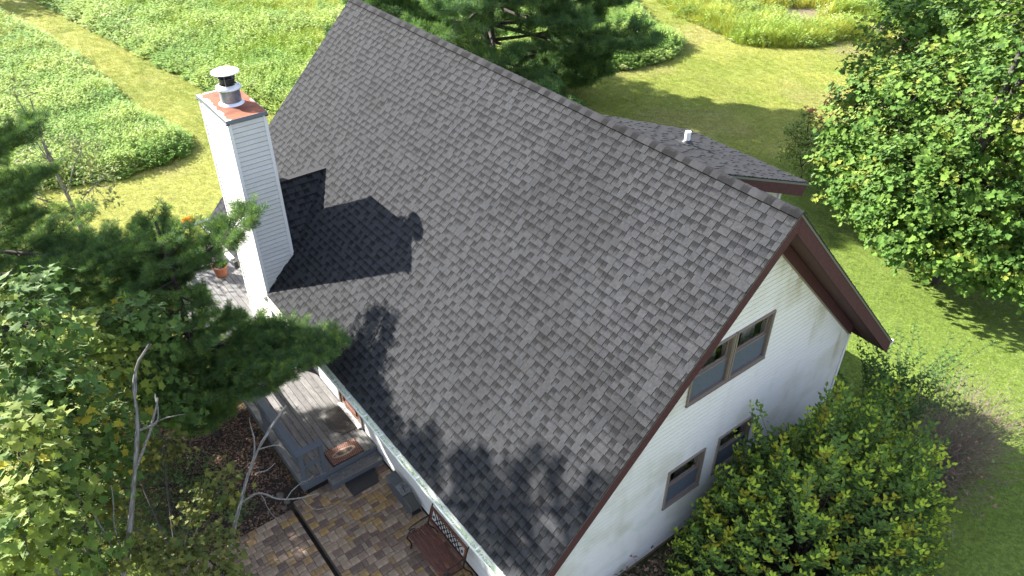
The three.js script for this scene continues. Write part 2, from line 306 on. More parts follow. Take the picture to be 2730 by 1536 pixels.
// windows
for (const [z0, z1, y0, y1] of WIN) {
  const g = group('window', house), w = z1 - z0, h = y1 - y0, zc = (z0 + z1) / 2, x = XW;
  const ring = (m, t, xa, xb) => { // rectangular ring, margin m outside the opening, bar width t
    const a = z0 - m, b = z1 + m, c = y0 - m, d = y1 + m, D = xb - xa, X = (xa + xb) / 2;
    return merge([box(D, t, b - a, X, d - t / 2, zc), box(D, t, b - a, X, c + t / 2, zc), box(D, h + 2 * m - 2 * t, t, X, (c + d) / 2, a + t / 2), box(D, h + 2 * m - 2 * t, t, X, (c + d) / 2, b - t / 2)]);
  };
  mesh('casing', ring(0.02, 0.02, x - 0.01, x + 0.034), mTan, g);
  mesh('frame', ring(-0.001, 0.028, x - 0.07, x + 0.024), mTaupe, g);
  const ym = y0 + h * 0.5;
  mesh('meeting_rail', box(0.035, 0.035, w - 0.075, x - 0.035, ym, zc), mTaupe, g);
  const sash = (n, a, b, xx) => mesh(n, merge([box(0.025, 0.03, w - 0.076, xx, a + 0.016, zc), box(0.025, 0.03, w - 0.076, xx, b - 0.016, zc), box(0.025, b - a - 0.064, 0.03, xx, (a + b) / 2, z0 + 0.053), box(0.025, b - a - 0.064, 0.03, xx, (a + b) / 2, z1 - 0.053)]), mTaupe, g);
  sash('upper_sash', ym + 0.018, y1 - 0.036, x - 0.05);
  mesh('pane', box(0.004, h / 2 - 0.12, w - 0.14, x - 0.05, (ym + y1) / 2 - 0.01, zc), mPane, g);
  mesh('pane', box(0.004, h / 2 - 0.06, w - 0.08, x - 0.085, (ym + y0) / 2, zc), mPane, g);
  mesh('insect_screen', box(0.003, h / 2 - 0.055, w - 0.074, x - 0.022, (ym + y0) / 2 + 0.006, zc), mScreen, g);
  mesh('sill', box(0.05, 0.02, w + 0.06, x + 0.012, y0 - 0.042, zc), mTaupe, g);
  // curtain a little behind the glass
  const cb = new Builder(), n = 24; for (let i = 0; i < n; i++) { const za = lerp(z0 + 0.02, z1 - 0.02, i / n), zb = lerp(z0 + 0.02, z1 - 0.02, (i + 1) / n), xa = x - 0.26 + Math.sin(i * 1.9) * 0.02, xb = x - 0.26 + Math.sin((i + 1) * 1.9) * 0.02; if (i > 8 && i < 16) continue; const A = V3(xa, y0, za), Bv = V3(xb, y0, zb), C = V3(xb, y1, zb), D = V3(xa, y1, za); cb.tri(A, Bv, C, [0, 0], [1, 0], [1, 1], [1, 1, 1]); cb.tri(A, C, D, [0, 0], [1, 1], [0, 1], [1, 1, 1]); }
  mesh('curtain', cb.build(), std([0.35, 0.33, 0.26], 0.9), g);
}
mesh('mullion_trim', box(0.03, 1.04, 0.02, XW + 0.012, 4.163, 0.235), mTaupe, house);
// floodlight under the rake
{ const g = group('floodlight', house); mesh('lamp_base', box(0.04, 0.09, 0.09, XW + 0.03, 5.52, 0.62), mTrim, g); for (const s of [-1, 1]) { const c = new THREE.CylinderGeometry(0.035, 0.05, 0.11, 12); c.rotateX(s * 0.6); c.rotateZ(-1.1); c.translate(XW + 0.1, 5.5, 0.62 + s * 0.06); mesh('lamp_head', c, std([0.5, 0.49, 0.46], 0.5), g); } }

// eave side wall: long siding boards, door, a window by the chimney
{
  const DX0 = -7.27, DX1 = -6.37;
  const mSide = mSiding;
  for (let r = 0; r < 21; r++) {
    const y0 = -0.04 + r * 0.1016, y1 = y0 + 0.107;
    const spans = y0 < 1.98 ? [[-0.5, DX1 + 0.09], [DX0 - 0.09, CN + 0.02], [CF - 0.02, -12.7]] : [[-0.5, CN + 0.02], [CF - 0.02, -12.7]];
    for (const [a, b] of spans) {
      if (y1 < 0.13 && a > -7) { /* board runs down to the patio */ }
      const B = new Builder(), t = 1 + rn() * 0.02;
      B.slab([[b, y0], [a, y0], [a, y1], [b, y1]], (u, v, h) => V3(u, v, ZW - 0.013 + h), (u, v) => lerp(0.0135, 0.003, clamp((v - y0) / 0.1016)), 0, (u, v) => [u / 1.7 + r * 0.3, v / 1.7], [t, t, t * 0.99]);
      mesh('siding_board', B.build(), mSide, house);
    }
  }
  const d = group('entry_door', house), mDoor = std([0.16, 0.055, 0.03], 0.4, { map: speck });
  mesh('slab', box(DX1 - DX0 - 0.02, 1.86, 0.04, (DX0 + DX1) / 2, 1.16, ZW - 0.01), mDoor, d);
  mesh('panel_moulding', merge([box(0.6, 0.03, 0.02, (DX0 + DX1) / 2, 0.42, ZW + 0.02), box(0.6, 0.03, 0.02, (DX0 + DX1) / 2, 1.0, ZW + 0.02), box(0.03, 0.55, 0.02, DX0 + 0.16, 0.71, ZW + 0.02), box(0.03, 0.55, 0.02, DX1 - 0.16, 0.71, ZW + 0.02)]), mDoor, d);
  for (const x of [DX0 - 0.045, DX1 + 0.045]) mesh('jamb', box(0.08, 1.9, 0.06, x, 1.16, ZW + 0.005), mTaupe, d);
  mesh('threshold', box(0.95, 0.035, 0.11, (DX0 + DX1) / 2, 0.222, ZW + 0.045), mTrim, d);
  mesh('knob', new THREE.SphereGeometry(0.032, 12, 8).translate(DX0 + 0.09, 1.1, ZW + 0.06), mGalv, d);
  const w = group('window', house);
  mesh('frame', merge([box(0.8, 0.05, 0.04, -8.25, 1.75, ZW + 0.012), box(0.8, 0.05, 0.04, -8.25, 0.95, ZW + 0.012), box(0.05, 0.75, 0.04, -8.625, 1.35, ZW + 0.012), box(0.05, 0.75, 0.04, -7.875, 1.35, ZW + 0.012)]), mTaupe, w);
  mesh('pane', box(0.7, 0.75, 0.012, -8.25, 1.35, ZW + 0.004), std([0.01, 0.011, 0.012], 0.05), w);
}

// gutters
function gutter(x0, x1, z, s, straps) {
  const g = group('gutter', house), y = HE - 0.035, pr = [[0.004, 0], [0.004, -0.085], [0.03, -0.1], [0.085, -0.1], [0.115, -0.06], [0.118, -0.005], [0.106, -0.005], [0.104, -0.055], [0.08, -0.088], [0.032, -0.088], [0.012, -0.078], [0.012, 0]];
  const sh = new THREE.Shape(pr.map(p => new THREE.Vector2(s * p[0], p[1])));
  const ge = new THREE.ExtrudeGeometry(sh, { depth: x1 - x0, bevelEnabled: false }); mapped(ge, new THREE.Matrix4().set(0, 0, 1, x0, 0, 1, 0, y, 1, 0, 0, z, 0, 0, 0, 1));
  mesh('trough', ge, mTrim, g);
  // algae film and leaf litter lying in the trough
  const B = new Builder(), n = Math.round((x1 - x0) / 0.1);
  for (let i = 0; i < n; i++) { const a = lerp(x0, x1, i / n), b = lerp(x0, x1, (i + 1) / n), P = (x, w, h) => V3(x, y + h, z + s * w); const q = [P(a, 0.0135, -0.05), P(b, 0.0135, -0.05), P(b, 0.035, -0.084), P(a, 0.035, -0.084), P(b, 0.1, -0.055), P(a, 0.1, -0.055)]; const W = (x, v) => [x / 1.6, v]; B.tri(q[0], q[1], q[2], W(a, 0), W(b, 0), W(b, 0.4), [1, 1, 1]); B.tri(q[0], q[2], q[3], W(a, 0), W(b, 0.4), W(a, 0.4), [1, 1, 1]); B.tri(q[3], q[2], q[4], W(a, 0.4), W(b, 0.4), W(b, 1), [1, 1, 1]); B.tri(q[3], q[4], q[5], W(a, 0.4), W(b, 1), W(a, 1), [1, 1, 1]); }
  mesh('algae_film', B.build(), mAlgae, g);
  for (const x of straps) mesh('strap', box(0.022, 0.008, 0.125, x, y + 0.006, z + s * 0.055), mTrim, g);
  for (const x of [x0 + 0.004, x1 - 0.004]) { const c = new THREE.ShapeGeometry(new THREE.Shape([[0, 0], [0, -0.085], [0.03, -0.1], [0.085, -0.1], [0.115, -0.06], [0.118, -0.004]].map(p => new THREE.Vector2(s * p[0], p[1])))); mapped(c, new THREE.Matrix4().set(0, 0, 1, x, 0, 1, 0, y, 1, 0, 0, z, 0, 0, 0, 1)); mesh('end_cap', c, mTrim, g); }
  return g;
}
const mAlgae = new THREE.MeshStandardMaterial({ roughness: 0.9, side: THREE.DoubleSide, map: dataTex(1024, 64, (x, y) => { const n = fbm(x * 0.03, y * 0.06, 4), m = fbm(x * 0.1 + 50, y * 0.12, 3), l = Math.abs(fbm(x * 0.02 + 9, y * 0.05, 3) - 0.5); let c = mix3([220, 224, 203], [190, 205, 166], sst(0.4, 0.7, n)); if (l < 0.012) c = [110, 112, 80]; if (m > 0.72) c = [90, 84, 58]; return c; }) });
gutter(CN + 0.01, -0.01, WE - 0.005, 1, [-0.62, -1.19, -1.79, -2.35, -2.93, -3.54, -4.15, -4.75, -5.36, -5.96, -6.56, -7.17, -7.77, -8.37, -8.97]);
gutter(XF + 0.02, CF - 0.3, WE - 0.005, 1, [-11.6, -12.2, -12.8]);
gutter(XF + 0.02, -0.02, -WE + 0.005, -1, [-0.5, -1.1, -1.7, -2.3]);
mesh('downspout_elbow', rbox(0.09, 0.22, 0.09, 0.012, XW - 0.08, 2.5, ZR - 0.09), std([0.18, 0.2, 0.19], 0.5), house);
mesh('downspout', rbox(0.075, 2.3, 0.06, 0.012, XW - 0.08, 1.2, ZR - 0.07), mTrim, house);
mesh('downspout_outlet', rbox(0.1, 0.2, 0.09, 0.012, CF - 0.2, 2.06, WE + 0.03), mDark, house);

// ---------------------------------------------------------------- chimney
{
  const ch = group('chimney', house), E = 0.1016, y00 = 0.1, rows = Math.floor((CT - 0.02 - y00) / E), off = CT - 0.03 - rows * E;
  const face = (n, O, U, N, w) => { for (let r = 0; r < rows; r++) { const y0 = off + r * E, y1 = y0 + E - 0.013, B = new Builder(), t = 1 + rn() * 0.012; B.slab([[0.06, y0], [w - 0.06, y0], [w - 0.06, y1], [0.06, y1]], (u, v, h) => O.clone().addScaledVector(U, u).addScaledVector(N, h).setY(v), (u, v) => lerp(0.0, -0.01, clamp((v - y0) / E)), -0.03, (u, v) => [u / 1.7 + r * 0.41, v / 1.7 + n], [t, t, t]); mesh('siding_board', B.build(), mSiding, ch); } };
  const W = CN - CF, D = CZO - CZI;
  face(0.1, V3(CN, 0, CZO), V3(0, 0, -1), V3(1, 0, 0), D);
  face(0.3, V3(CF, 0, CZO), V3(1, 0, 0), V3(0, 0, 1), W);
  face(0.5, V3(CF, 0, CZI), V3(0, 0, 1), V3(-1, 0, 0), D);
  face(0.7, V3(CN, 0, CZI), V3(-1, 0, 0), V3(0, 0, -1), W);
  mesh('core', box(W - 0.062, CT - 0.1, D - 0.062, (CN + CF) / 2, (CT + 0.02) / 2, (CZO + CZI) / 2), mCore, ch);
  for (const x of [CN, CF]) for (const z of [CZO, CZI]) { const sx = x === CN ? -1 : 1, sz = z === CZO ? -1 : 1; mesh('corner_post', merge([box(0.068, CT - 0.13, 0.012, x + sx * 0.031, (CT + 0.1) / 2, z - sz * 0.003), box(0.012, CT - 0.13, 0.056, x - sx * 0.003, (CT + 0.1) / 2, z + sz * 0.031)]), mTrim, ch); }
  // chase cover: rusty sheet with its galvanised skin left along the edges
  const rust = dataTex(512, 256, (x, y, u, v) => { const n = fbm(x * 0.02, y * 0.02, 5), e = fbm(x * 0.045 + 31, y * 0.045 + 7, 4) - 0.5, f = (hash(x, y) - 0.5) * 14; const d = Math.min((1 - v) * 0.8 - 0.07, u * 1.6 - 0.05) + e * 0.16; if (d < 0 || (Math.min(v, 1 - u) < 0.05 && n > 0.62)) return [214 + f, 214 + f, 210 + f]; let c = mix3([126, 64, 32], [98, 46, 22], sst(0.35, 0.65, n)); c = mix3(c, [140, 82, 48], sst(0.6, 0.8, fbm(x * 0.06, y * 0.01, 3)) * 0.6); return [c[0] + f, c[1] + f * 0.8, c[2] + f * 0.6]; });
  const top = new THREE.PlaneGeometry(W + 0.05, D + 0.05, 16, 8); top.rotateX(-Math.PI / 2); { const p = top.attributes.position; for (let i = 0; i < p.count; i++) p.setY(i, 0.012 * (1 - Math.abs(p.getX(i)) / 0.9) - 0.006 * Math.sin(p.getX(i) * 4)); top.computeVertexNormals(); } top.translate((CN + CF) / 2, CT + 0.062, (CZO + CZI) / 2);
  { const u = top.attributes.uv; for (let i = 0; i < u.count; i++) u.setY(i, 1 - u.getY(i)); }
  mesh('chase_cover', top, new THREE.MeshStandardMaterial({ map: rust, roughness: 0.7, metalness: 0.1, side: THREE.DoubleSide }), ch);
  const X = (CN + CF) / 2, Z = (CZO + CZI) / 2, mFl = std([0.3, 0.35, 0.43], 0.38, { metalness: 0.55, map: speck });
  mesh('cover_flange', merge([box(W + 0.056, 0.075, 0.006, X, CT + 0.026, CZO + 0.028), box(W + 0.056, 0.075, 0.006, X, CT + 0.026, CZI - 0.028), box(0.006, 0.075, D + 0.044, CN + 0.028, CT + 0.026, Z), box(0.006, 0.075, D + 0.044, CF - 0.028, CT + 0.026, Z)]), mFl, ch);
  mesh('flange_corner', box(0.07, 0.02, 0.07, CN + 0.01, CT - 0.018, CZO + 0.01), mDark, ch); mesh('flange_corner', box(0.07, 0.02, 0.07, CN + 0.01, CT - 0.018, CZI - 0.01), mDark, ch); mesh('flange_corner', box(0.07, 0.02, 0.07, CF - 0.01, CT - 0.018, CZO + 0.01), mDark, ch);
  const lathe = (name, pts, m) => { const g = new THREE.LatheGeometry(pts.map(p => new THREE.Vector2(...p)), 40); g.translate(X + 0.02, CT + 0.06, Z - 0.02); return mesh(name, g, m, ch); };
  lathe('flue_collar', [[0.25, 0.004], [0.25, 0.014], [0.215, 0.045], [0.2, 0.055]], mGalvLight);
  lathe('flue_pipe', [[0.2, 0.02], [0.2, 0.3], [0.205, 0.3], [0.205, 0.315]], mGalv);
  lathe('storm_collar', [[0.19, 0.34], [0.245, 0.315], [0.25, 0.325], [0.24, 0.36], [0.17, 0.4]], mGalvLight);
  lathe('flue_liner', [[0.13, 0.36], [0.13, 0.42], [0.165, 0.52], [0.168, 0.53], [0.15, 0.53], [0.115, 0.42], [0.115, 0.36]], mBlack);
  lathe('rain_cap', [[0.0, 0.715], [0.09, 0.715], [0.12, 0.695], [0.19, 0.69], [0.205, 0.675], [0.268, 0.655], [0.272, 0.64], [0.26, 0.638], [0.2, 0.655], [0, 0.66]], std([0.75, 0.74, 0.71], 0.5, { metalness: 0.15 }));
  for (let i = 0; i < 4; i++) { const a = i * Math.PI / 2 + 0.5; mesh('cap_strut', tube([[X + 0.02 + Math.cos(a) * 0.2, CT + 0.42, Z - 0.02 + Math.sin(a) * 0.2], [X + 0.02 + Math.cos(a) * 0.215, CT + 0.72, Z - 0.02 + Math.sin(a) * 0.215]], 0.006, 0.006, 2, 6), mGalv, ch); }
  // cricket (saddle roof) on the uphill side
  const ck = group('cricket', house), xm = (CN + CF) / 2, yr = 4.357, zr = 2.648, A = V3(xm, yr, CZI - 0.01), Bp = V3(xm, yr, zr);
  for (const s of [1, -1]) {
    const C = V3(xm + s * (CN - xm), HR - SL * CZI, CZI - 0.01); // low corner on the main roof
    const N = Bp.clone().sub(A).cross(C.clone().sub(A)).normalize(); if (N.y < 0) N.negate();
    const U = V3(0, 0, 1).multiplyScalar(s); const Vv = N.clone().cross(U).normalize(); if (Vv.y < 0) Vv.negate();
    const O = C.clone().addScaledVector(N, 0.015), f = p => [p.clone().sub(C).dot(U), p.clone().sub(C).dot(Vv)];
    let poly = [f(C), f(A), f(Bp)]; const ar = (poly[1][0] - poly[0][0]) * (poly[2][1] - poly[0][1]) - (poly[2][0] - poly[0][0]) * (poly[1][1] - poly[0][1]); if (ar < 0) poly.reverse();
    const B = new Builder(); shingles(poly, O, U, Vv, N, {}).forEach(q => q.f(B)); B.tri(A, Bp, C, [0, 0], [0.1, 0], [0.1, 0.1], [0.1, 0.1, 0.1]); mesh('shingles', B.build(), mShingle, ck, 'stuff');
  }
  const rg = box(0.16, 0.018, CZI - zr + 0.02); rg.translate(xm, yr + 0.02, (CZI + zr) / 2 - 0.02); mesh('cricket_ridge', rg, std([0.022, 0.022, 0.025], 0.95, { map: speck }), ck);
}

// ---------------------------------------------------------------- dormer on the far slope
{
  const d = group('dormer', house), x0 = -4.2, x1 = -1.435, ze = -2.543, ye = 6.008, sl = (HR - ye) / -ze;
  const D = V3(0, HR - ye, -ze).normalize(), N = V3(0, -ze, -(HR - ye)).normalize(), L = Math.hypot(HR - ye, ze), B = new Builder();
  shingles([[0, -0.03], [x1 - x0, -0.03], [x1 - x0, L - 0.1], [0, L - 0.1]], V3(x0, ye, ze), V3(1, 0, 0), D, N, {}).forEach(q => q.f(B));
  mesh('shingles', B.build(), mShingle, d, 'stuff');
  plate('dormer_boards', [[-0.08, HR - 0.05], [ze + 0.02, ye - 0.02], [ze + 0.02, ye - 0.06], [-0.08, HR - 0.09]], x0 + 0.02, x1 - 0.02, std([0.07, 0.065, 0.06], 0.9), d);
  for (const x of [x1 - 0.004, x0 + 0.034]) plate('rake_board', [[-0.2, HR - 0.2 * sl - 0.03], [ze + 0.03, ye - 0.035], [ze + 0.12, ye - 0.22], [-0.2, HR - 0.2 * sl - 0.22]], x - 0.03, x, mMaroon, d);
  plate('drip_edge', [[-0.15, HR - 0.15 * sl - 0.012], [ze, ye - 0.012], [ze, ye - 0.05], [-0.15, HR - 0.15 * sl - 0.05]], x1 - 0.003, x1 + 0.003, std([0.1, 0.11, 0.105], 0.5), d);
  mesh('eave_fascia', box(x1 - x0 - 0.08, 0.17, 0.03, (x0 + x1) / 2, ye - 0.13, ze + 0.06), mMaroon, d);
  plate('cheek_wall', [[-0.3, HR - 0.35 * sl - 0.2], [ze + 0.45, ye - 0.05], [ze + 0.45, HR + (ze + 0.45) * SL - 0.2], [-0.3, HR - 0.3 * SL - 0.1]], x1 - 0.32, x1 - 0.26, mSidingPlain(), d);
  plate('cheek_wall', [[-0.3, HR - 0.35 * sl - 0.2], [ze + 0.45, ye - 0.05], [ze + 0.45, HR + (ze + 0.45) * SL - 0.2], [-0.3, HR - 0.3 * SL - 0.1]], x0 + 0.26, x0 + 0.32, mSidingPlain(), d);
  mesh('front_wall', box(x1 - x0 - 0.6, 1.15, 0.06, (x0 + x1) / 2, 5.42, ze + 0.42), mSidingPlain(), d);
  mesh('corner_post', box(0.06, 1.1, 0.07, x1 - 0.26, 5.42, ze + 0.44), mTrim, d);
  const v = group('vent_pipe', house), vy = 6.6;
  mesh('pipe', new THREE.CylinderGeometry(0.052, 0.052, 0.3, 20).translate(-3.0, vy + 0.08, -1.03), std([0.7, 0.7, 0.68], 0.5), v);
  mesh('boot', new THREE.CylinderGeometry(0.062, 0.13, 0.09, 20).translate(-3.0, vy + 0.035, -1.03), mBlack, v);
  const fl = box(0.3, 0.006, 0.32); fl.rotateX(-Math.atan(sl)); fl.translate(-3.0, vy + 0.016, -1.03); mesh('flashing', fl, mDark, v);
}
// ---------------------------------------------------------------- deck
const woodTex = dataTex(1024, 256, (x, y) => { const g = fbm(x * 0.008, y * 0.35, 4), k = fbm(x * 0.012 + 40, y * 0.03, 4), b = fbm(x * 0.05 + 3, y * 0.05, 4); let v = 150 + (g - 0.5) * 60 + (k - 0.5) * 50; if (b > 0.64) v -= (b - 0.64) * 260; v += (hash(x, y) - 0.5) * 12; return [v + 3, v + 1, v]; });
const mBoard = [0.35, 0.39, 0.32].map(c => std([c, c * 0.985, c * 0.97], 0.75, { map: woodTex }));
const mPaintGrey = std([0.115, 0.135, 0.165], 0.6, { map: speck });
const DY = 0.2, DX1 = -5.7, DX0 = -15.6, DZ0 = 4.31, DZ1 = 6.0;
{
  const d = thing('wooden_deck', 'weathered grey wooden deck along the eave wall with a blue grey railing and one step', 'deck', [DX1, GY, DZ1]);
  const o = d.position, T = g => g.translate(-o.x, -o.y, -o.z), n = 12, w = (DZ1 - DZ0) / n;
  for (let i = 0; i < n; i++) {
    const joints = [DX1, -9.2 - (i % 3) * 0.8, -12.6 - (i % 2) * 0.7, DX0];
    for (let j = 0; j < 3; j++) { const a = joints[j] - 0.002, b = joints[j + 1] + 0.002; if (i < 3 && false) continue; const g = rbox(a - b, 0.03, w - 0.009, 0.003, (a + b) / 2, DY - 0.015 + rr(-0.0015, 0.0015), DZ0 + w * (i + 0.5)); const u = g.attributes.uv, p = g.attributes.position, off = R(); for (let k = 0; k < u.count; k++) u.setXY(k, p.getX(k) / 2.4 + off, (p.getZ(k) - DZ0) / 0.8 + off); mesh('board', T(g), mBoard[(i * 2 + j) % 3], d); }
  }
  for (let i = 0; i < 14; i++) { const z = DZ0 - w * (i + 0.5), g = rbox(2.82, 0.03, w - 0.009, 0.003, -14.18, DY - 0.015 + rr(-0.0015, 0.0015), z), u = g.attributes.uv, p = g.attributes.position, off = R(); for (let k = 0; k < u.count; k++) u.setXY(k, p.getX(k) / 2.4 + off, (p.getZ(k) - DZ0) / 0.8 + off); mesh('board', T(g), mBoard[i % 3], d); }
  mesh('rim_joist', T(box(DX1 - DX0, 0.2, 0.035, (DX1 + DX0) / 2, DY - 0.135, DZ1 - 0.03)), mPaintGrey, d);
  mesh('rim_joist', T(box(0.035, 0.2, DZ1 - DZ0 - 0.05, DX1 - 0.03, DY - 0.135, (DZ0 + DZ1) / 2 - 0.02)), mPaintGrey, d);
  for (const x of [-6.4, -8.4, -10.4, -12.4, -14.4]) mesh('joist', T(box(0.04, 0.17, DZ1 - DZ0 - 0.1, x, DY - 0.12, (DZ0 + DZ1) / 2)), mPaintGrey, d);
  // step
  const s = group('step', d);
  mesh('tread', T(rbox(0.28, 0.035, 1.17, 0.004, -5.56, 0.045, 4.9)), mBoard[2], s);
  mesh('riser', T(box(0.028, 0.155, 1.17, -5.447, -0.05, 4.9)), mPaintGrey, s);
  mesh('step_side', T(box(0.22, 0.12, 0.03, -5.57, -0.035, 5.46)), mPaintGrey, s);
  // railing
  const rail = group('railing', d), cap = (x0, x1, z0, z1) => mesh('cap_rail', T(rbox(x1 - x0, 0.036, z1 - z0, 0.005, (x0 + x1) / 2, 0.985, (z0 + z1) / 2)), mPaintGrey, rail);
  cap(DX0 + 0.02, DX1 - 0.162, 5.83, 5.985); cap(DX1 - 0.16, DX1 + 0.0, 5.4, 5.985); cap(DX0, DX0 + 0.16, 2.4, 5.828);
  for (const x of [-5.75, -7.7, -9.7, -11.7, -13.7, -15.5]) mesh('post', T(rbox(0.09, 0.77, 0.09, 0.006, x, DY + 0.385, 5.91)), mPaintGrey, rail);
  mesh('post', T(rbox(0.09, 0.77, 0.09, 0.006, -5.75, DY + 0.385, 5.47)), mPaintGrey, rail);
  mesh('post', T(rbox(0.09, 0.77, 0.09, 0.006, -15.5, DY + 0.385, 4.2)), mPaintGrey, rail);
  mesh('post', T(rbox(0.09, 0.77, 0.09, 0.006, -15.5, DY + 0.385, 2.5)), mPaintGrey, rail);
  mesh('lower_rail', T(rbox(9.7, 0.09, 0.04, 0.004, -10.62, 0.58, 5.91)), mPaintGrey, rail);
  mesh('lower_rail', T(rbox(0.04, 0.09, 0.36, 0.004, -5.75, 0.58, 5.69)), mPaintGrey, rail);
}
// mats
function flatShape(pts, h) { const s = new THREE.Shape(pts.map(p => new THREE.Vector2(p[0], -p[1]))); const g = new THREE.ExtrudeGeometry(s, { depth: h, bevelEnabled: true, bevelSize: 0.004, bevelThickness: 0.002, bevelSegments: 1 }); g.rotateX(-Math.PI / 2); return g; }
{
  const m = thing('rubber_doormat', 'brown rubber doormat with a curved edge in front of the entry door', 'doormat', [-6.83, DY + 0.003, 4.5]);
  const pts = [[-0.42, -0.17], [0.42, -0.17], [0.42, 0.22], [0.33, 0.24], [0.24, 0.31], [0.1, 0.345], [-0.1, 0.345], [-0.24, 0.31], [-0.33, 0.24], [-0.42, 0.22]];
  mesh('pad', flatShape(pts, 0.01), std([0.045, 0.038, 0.034], 0.75, { map: speck }), m);
  const gs = []; for (let i = -5; i <= 5; i++) for (let j = -4; j <= 5; j++) { const x = i * 0.052 + (j & 1) * 0.026, z = j * 0.036 + 0.04; if (Math.abs(x) < 0.27 - Math.abs(z - 0.06) * 0.55 && z < 0.24 && z > -0.1) { const g = new THREE.SphereGeometry(0.013, 8, 4, 0, 6.3, 0, 1.57); g.scale(1, 0.5, 1); g.translate(x, 0.012, z); gs.push(g); } }
  mesh('studs', merge(gs), std([0.085, 0.08, 0.075], 0.5), m);
}
{
  const cv = document.createElement('canvas'); cv.width = 512; cv.height = 352; const c = cv.getContext('2d');
  c.fillStyle = '#7d594c'; c.fillRect(0, 0, 512, 352);
  for (let i = 0; i < 500; i++) { c.fillStyle = `rgba(${R() < 0.5 ? '80,45,35' : '190,140,120'},0.15)`; c.fillRect(R() * 512, R() * 352, 30 * R(), 22 * R()); }
  c.strokeStyle = '#2a1a18'; c.lineWidth = 7; for (let i = -10; i < 24; i++) { c.beginPath(); c.moveTo(i * 40, 0); c.lineTo(i * 40 + 352, 352); c.stroke(); c.beginPath(); c.moveTo(i * 40, 352); c.lineTo(i * 40 + 352, 0); c.stroke(); }
  c.lineWidth = 10; c.strokeRect(5, 5, 502, 342);
  c.fillStyle = '#8d7362'; c.beginPath(); c.ellipse(256, 176, 195, 82, 0, 0, 7); c.fill(); c.lineWidth = 5; c.stroke();
  c.fillStyle = '#3a352f'; for (let i = 0; i < 420; i++) { const a = R() * 6.3, r = Math.sqrt(R()); c.beginPath(); c.arc(270 + Math.cos(a) * r * 128 + rn() * 12, 172 + Math.sin(a) * r * 50 + rn() * 8, 3 + R() * 6, 0, 7); c.fill(); }
  c.fillStyle = '#2c2420'; c.font = 'bold 50px sans-serif'; c.fillText('W', 82, 196);
  const t = new THREE.CanvasTexture(cv); t.colorSpace = THREE.SRGBColorSpace;
  const m = thing('welcome_mat', 'brick red diamond patterned mat with an oval and letter W at the deck edge', 'doormat', [-5.955, DY + 0.003, 4.935]);
  const g = rbox(0.47, 0.014, 0.71, 0.004, 0, 0.007, 0); mesh('backing', g, mBlack, m);
  const f = new THREE.PlaneGeometry(0.7, 0.46); f.rotateX(-Math.PI / 2); f.rotateY(Math.PI / 2); f.translate(0, 0.0185, 0); mesh('pile', f, new THREE.MeshStandardMaterial({ map: t, roughness: 0.95, side: THREE.DoubleSide }), m);
}
{
  const m = thing('black_rubber_mat', 'black rubber mat with notched corners on the pavers at the step', 'doormat', [-5.24, -0.076, 4.885]);
  mesh('pad', flatShape([[-0.2, -0.34], [-0.13, -0.34], [-0.1, -0.3], [0.05, -0.31], [0.09, -0.27], [0.18, -0.24], [0.2, -0.2], [0.2, 0.34], [-0.2, 0.34]], 0.01), std([0.02, 0.02, 0.021], 0.7, { map: speck }), m);
}

// ---------------------------------------------------------------- paved patios
const paveTex = dataTex(256, 256, (x, y) => { const g = 190 + (fbm(x * 0.03, y * 0.03, 4) - 0.5) * 80 + (hash(x, y) - 0.5) * 40; return [g, g, g]; });
const paveCols = [[0.44, 0.31, 0.2], [0.4, 0.295, 0.2], [0.48, 0.35, 0.235], [0.36, 0.255, 0.18], [0.245, 0.16, 0.115], [0.21, 0.138, 0.102], [0.27, 0.185, 0.13], [0.49, 0.3, 0.11], [0.46, 0.295, 0.125], [0.43, 0.27, 0.12]];
const mPave = paveCols.map(c => std(c, 0.85, { map: paveTex }));
const paveIdx = () => { const r = R(); return r < 0.55 ? Math.floor(R() * 4) : r < 0.8 ? 4 + Math.floor(R() * 3) : 7 + Math.floor(R() * 3); };
function paverGeo(w, d) { // chamfered block, top at y = 0
  const B = new Builder(), h = -0.05, g = 0.004, c = 0.012, q = (m, y) => [V3(-w / 2 + m, y, -d / 2 + m), V3(w / 2 - m, y, -d / 2 + m), V3(w / 2 - m, y, d / 2 - m), V3(-w / 2 + m, y, d / 2 - m)], a = q(g + c, 0), b = q(g, -0.007), e = q(g, h), W = v => [v.x * 2.2 + 0.5, v.z * 2.2 + 0.5], f = (p, r, s, t) => { B.tri(p, r, s, W(p), W(r), W(s), [1, 1, 1]); B.tri(p, s, t, W(p), W(s), W(t), [1, 1, 1]); };
  f(a[3], a[2], a[1], a[0]); for (let i = 0; i < 4; i++) { const j = (i + 1) % 4; f(a[i], a[j], b[j], b[i]); f(b[i], b[j], e[j], e[i]); } return B.build();
}
const mPaveMany = std([1, 1, 1], 0.85, { map: paveTex, vertexColors: true });
const paveCache = {};
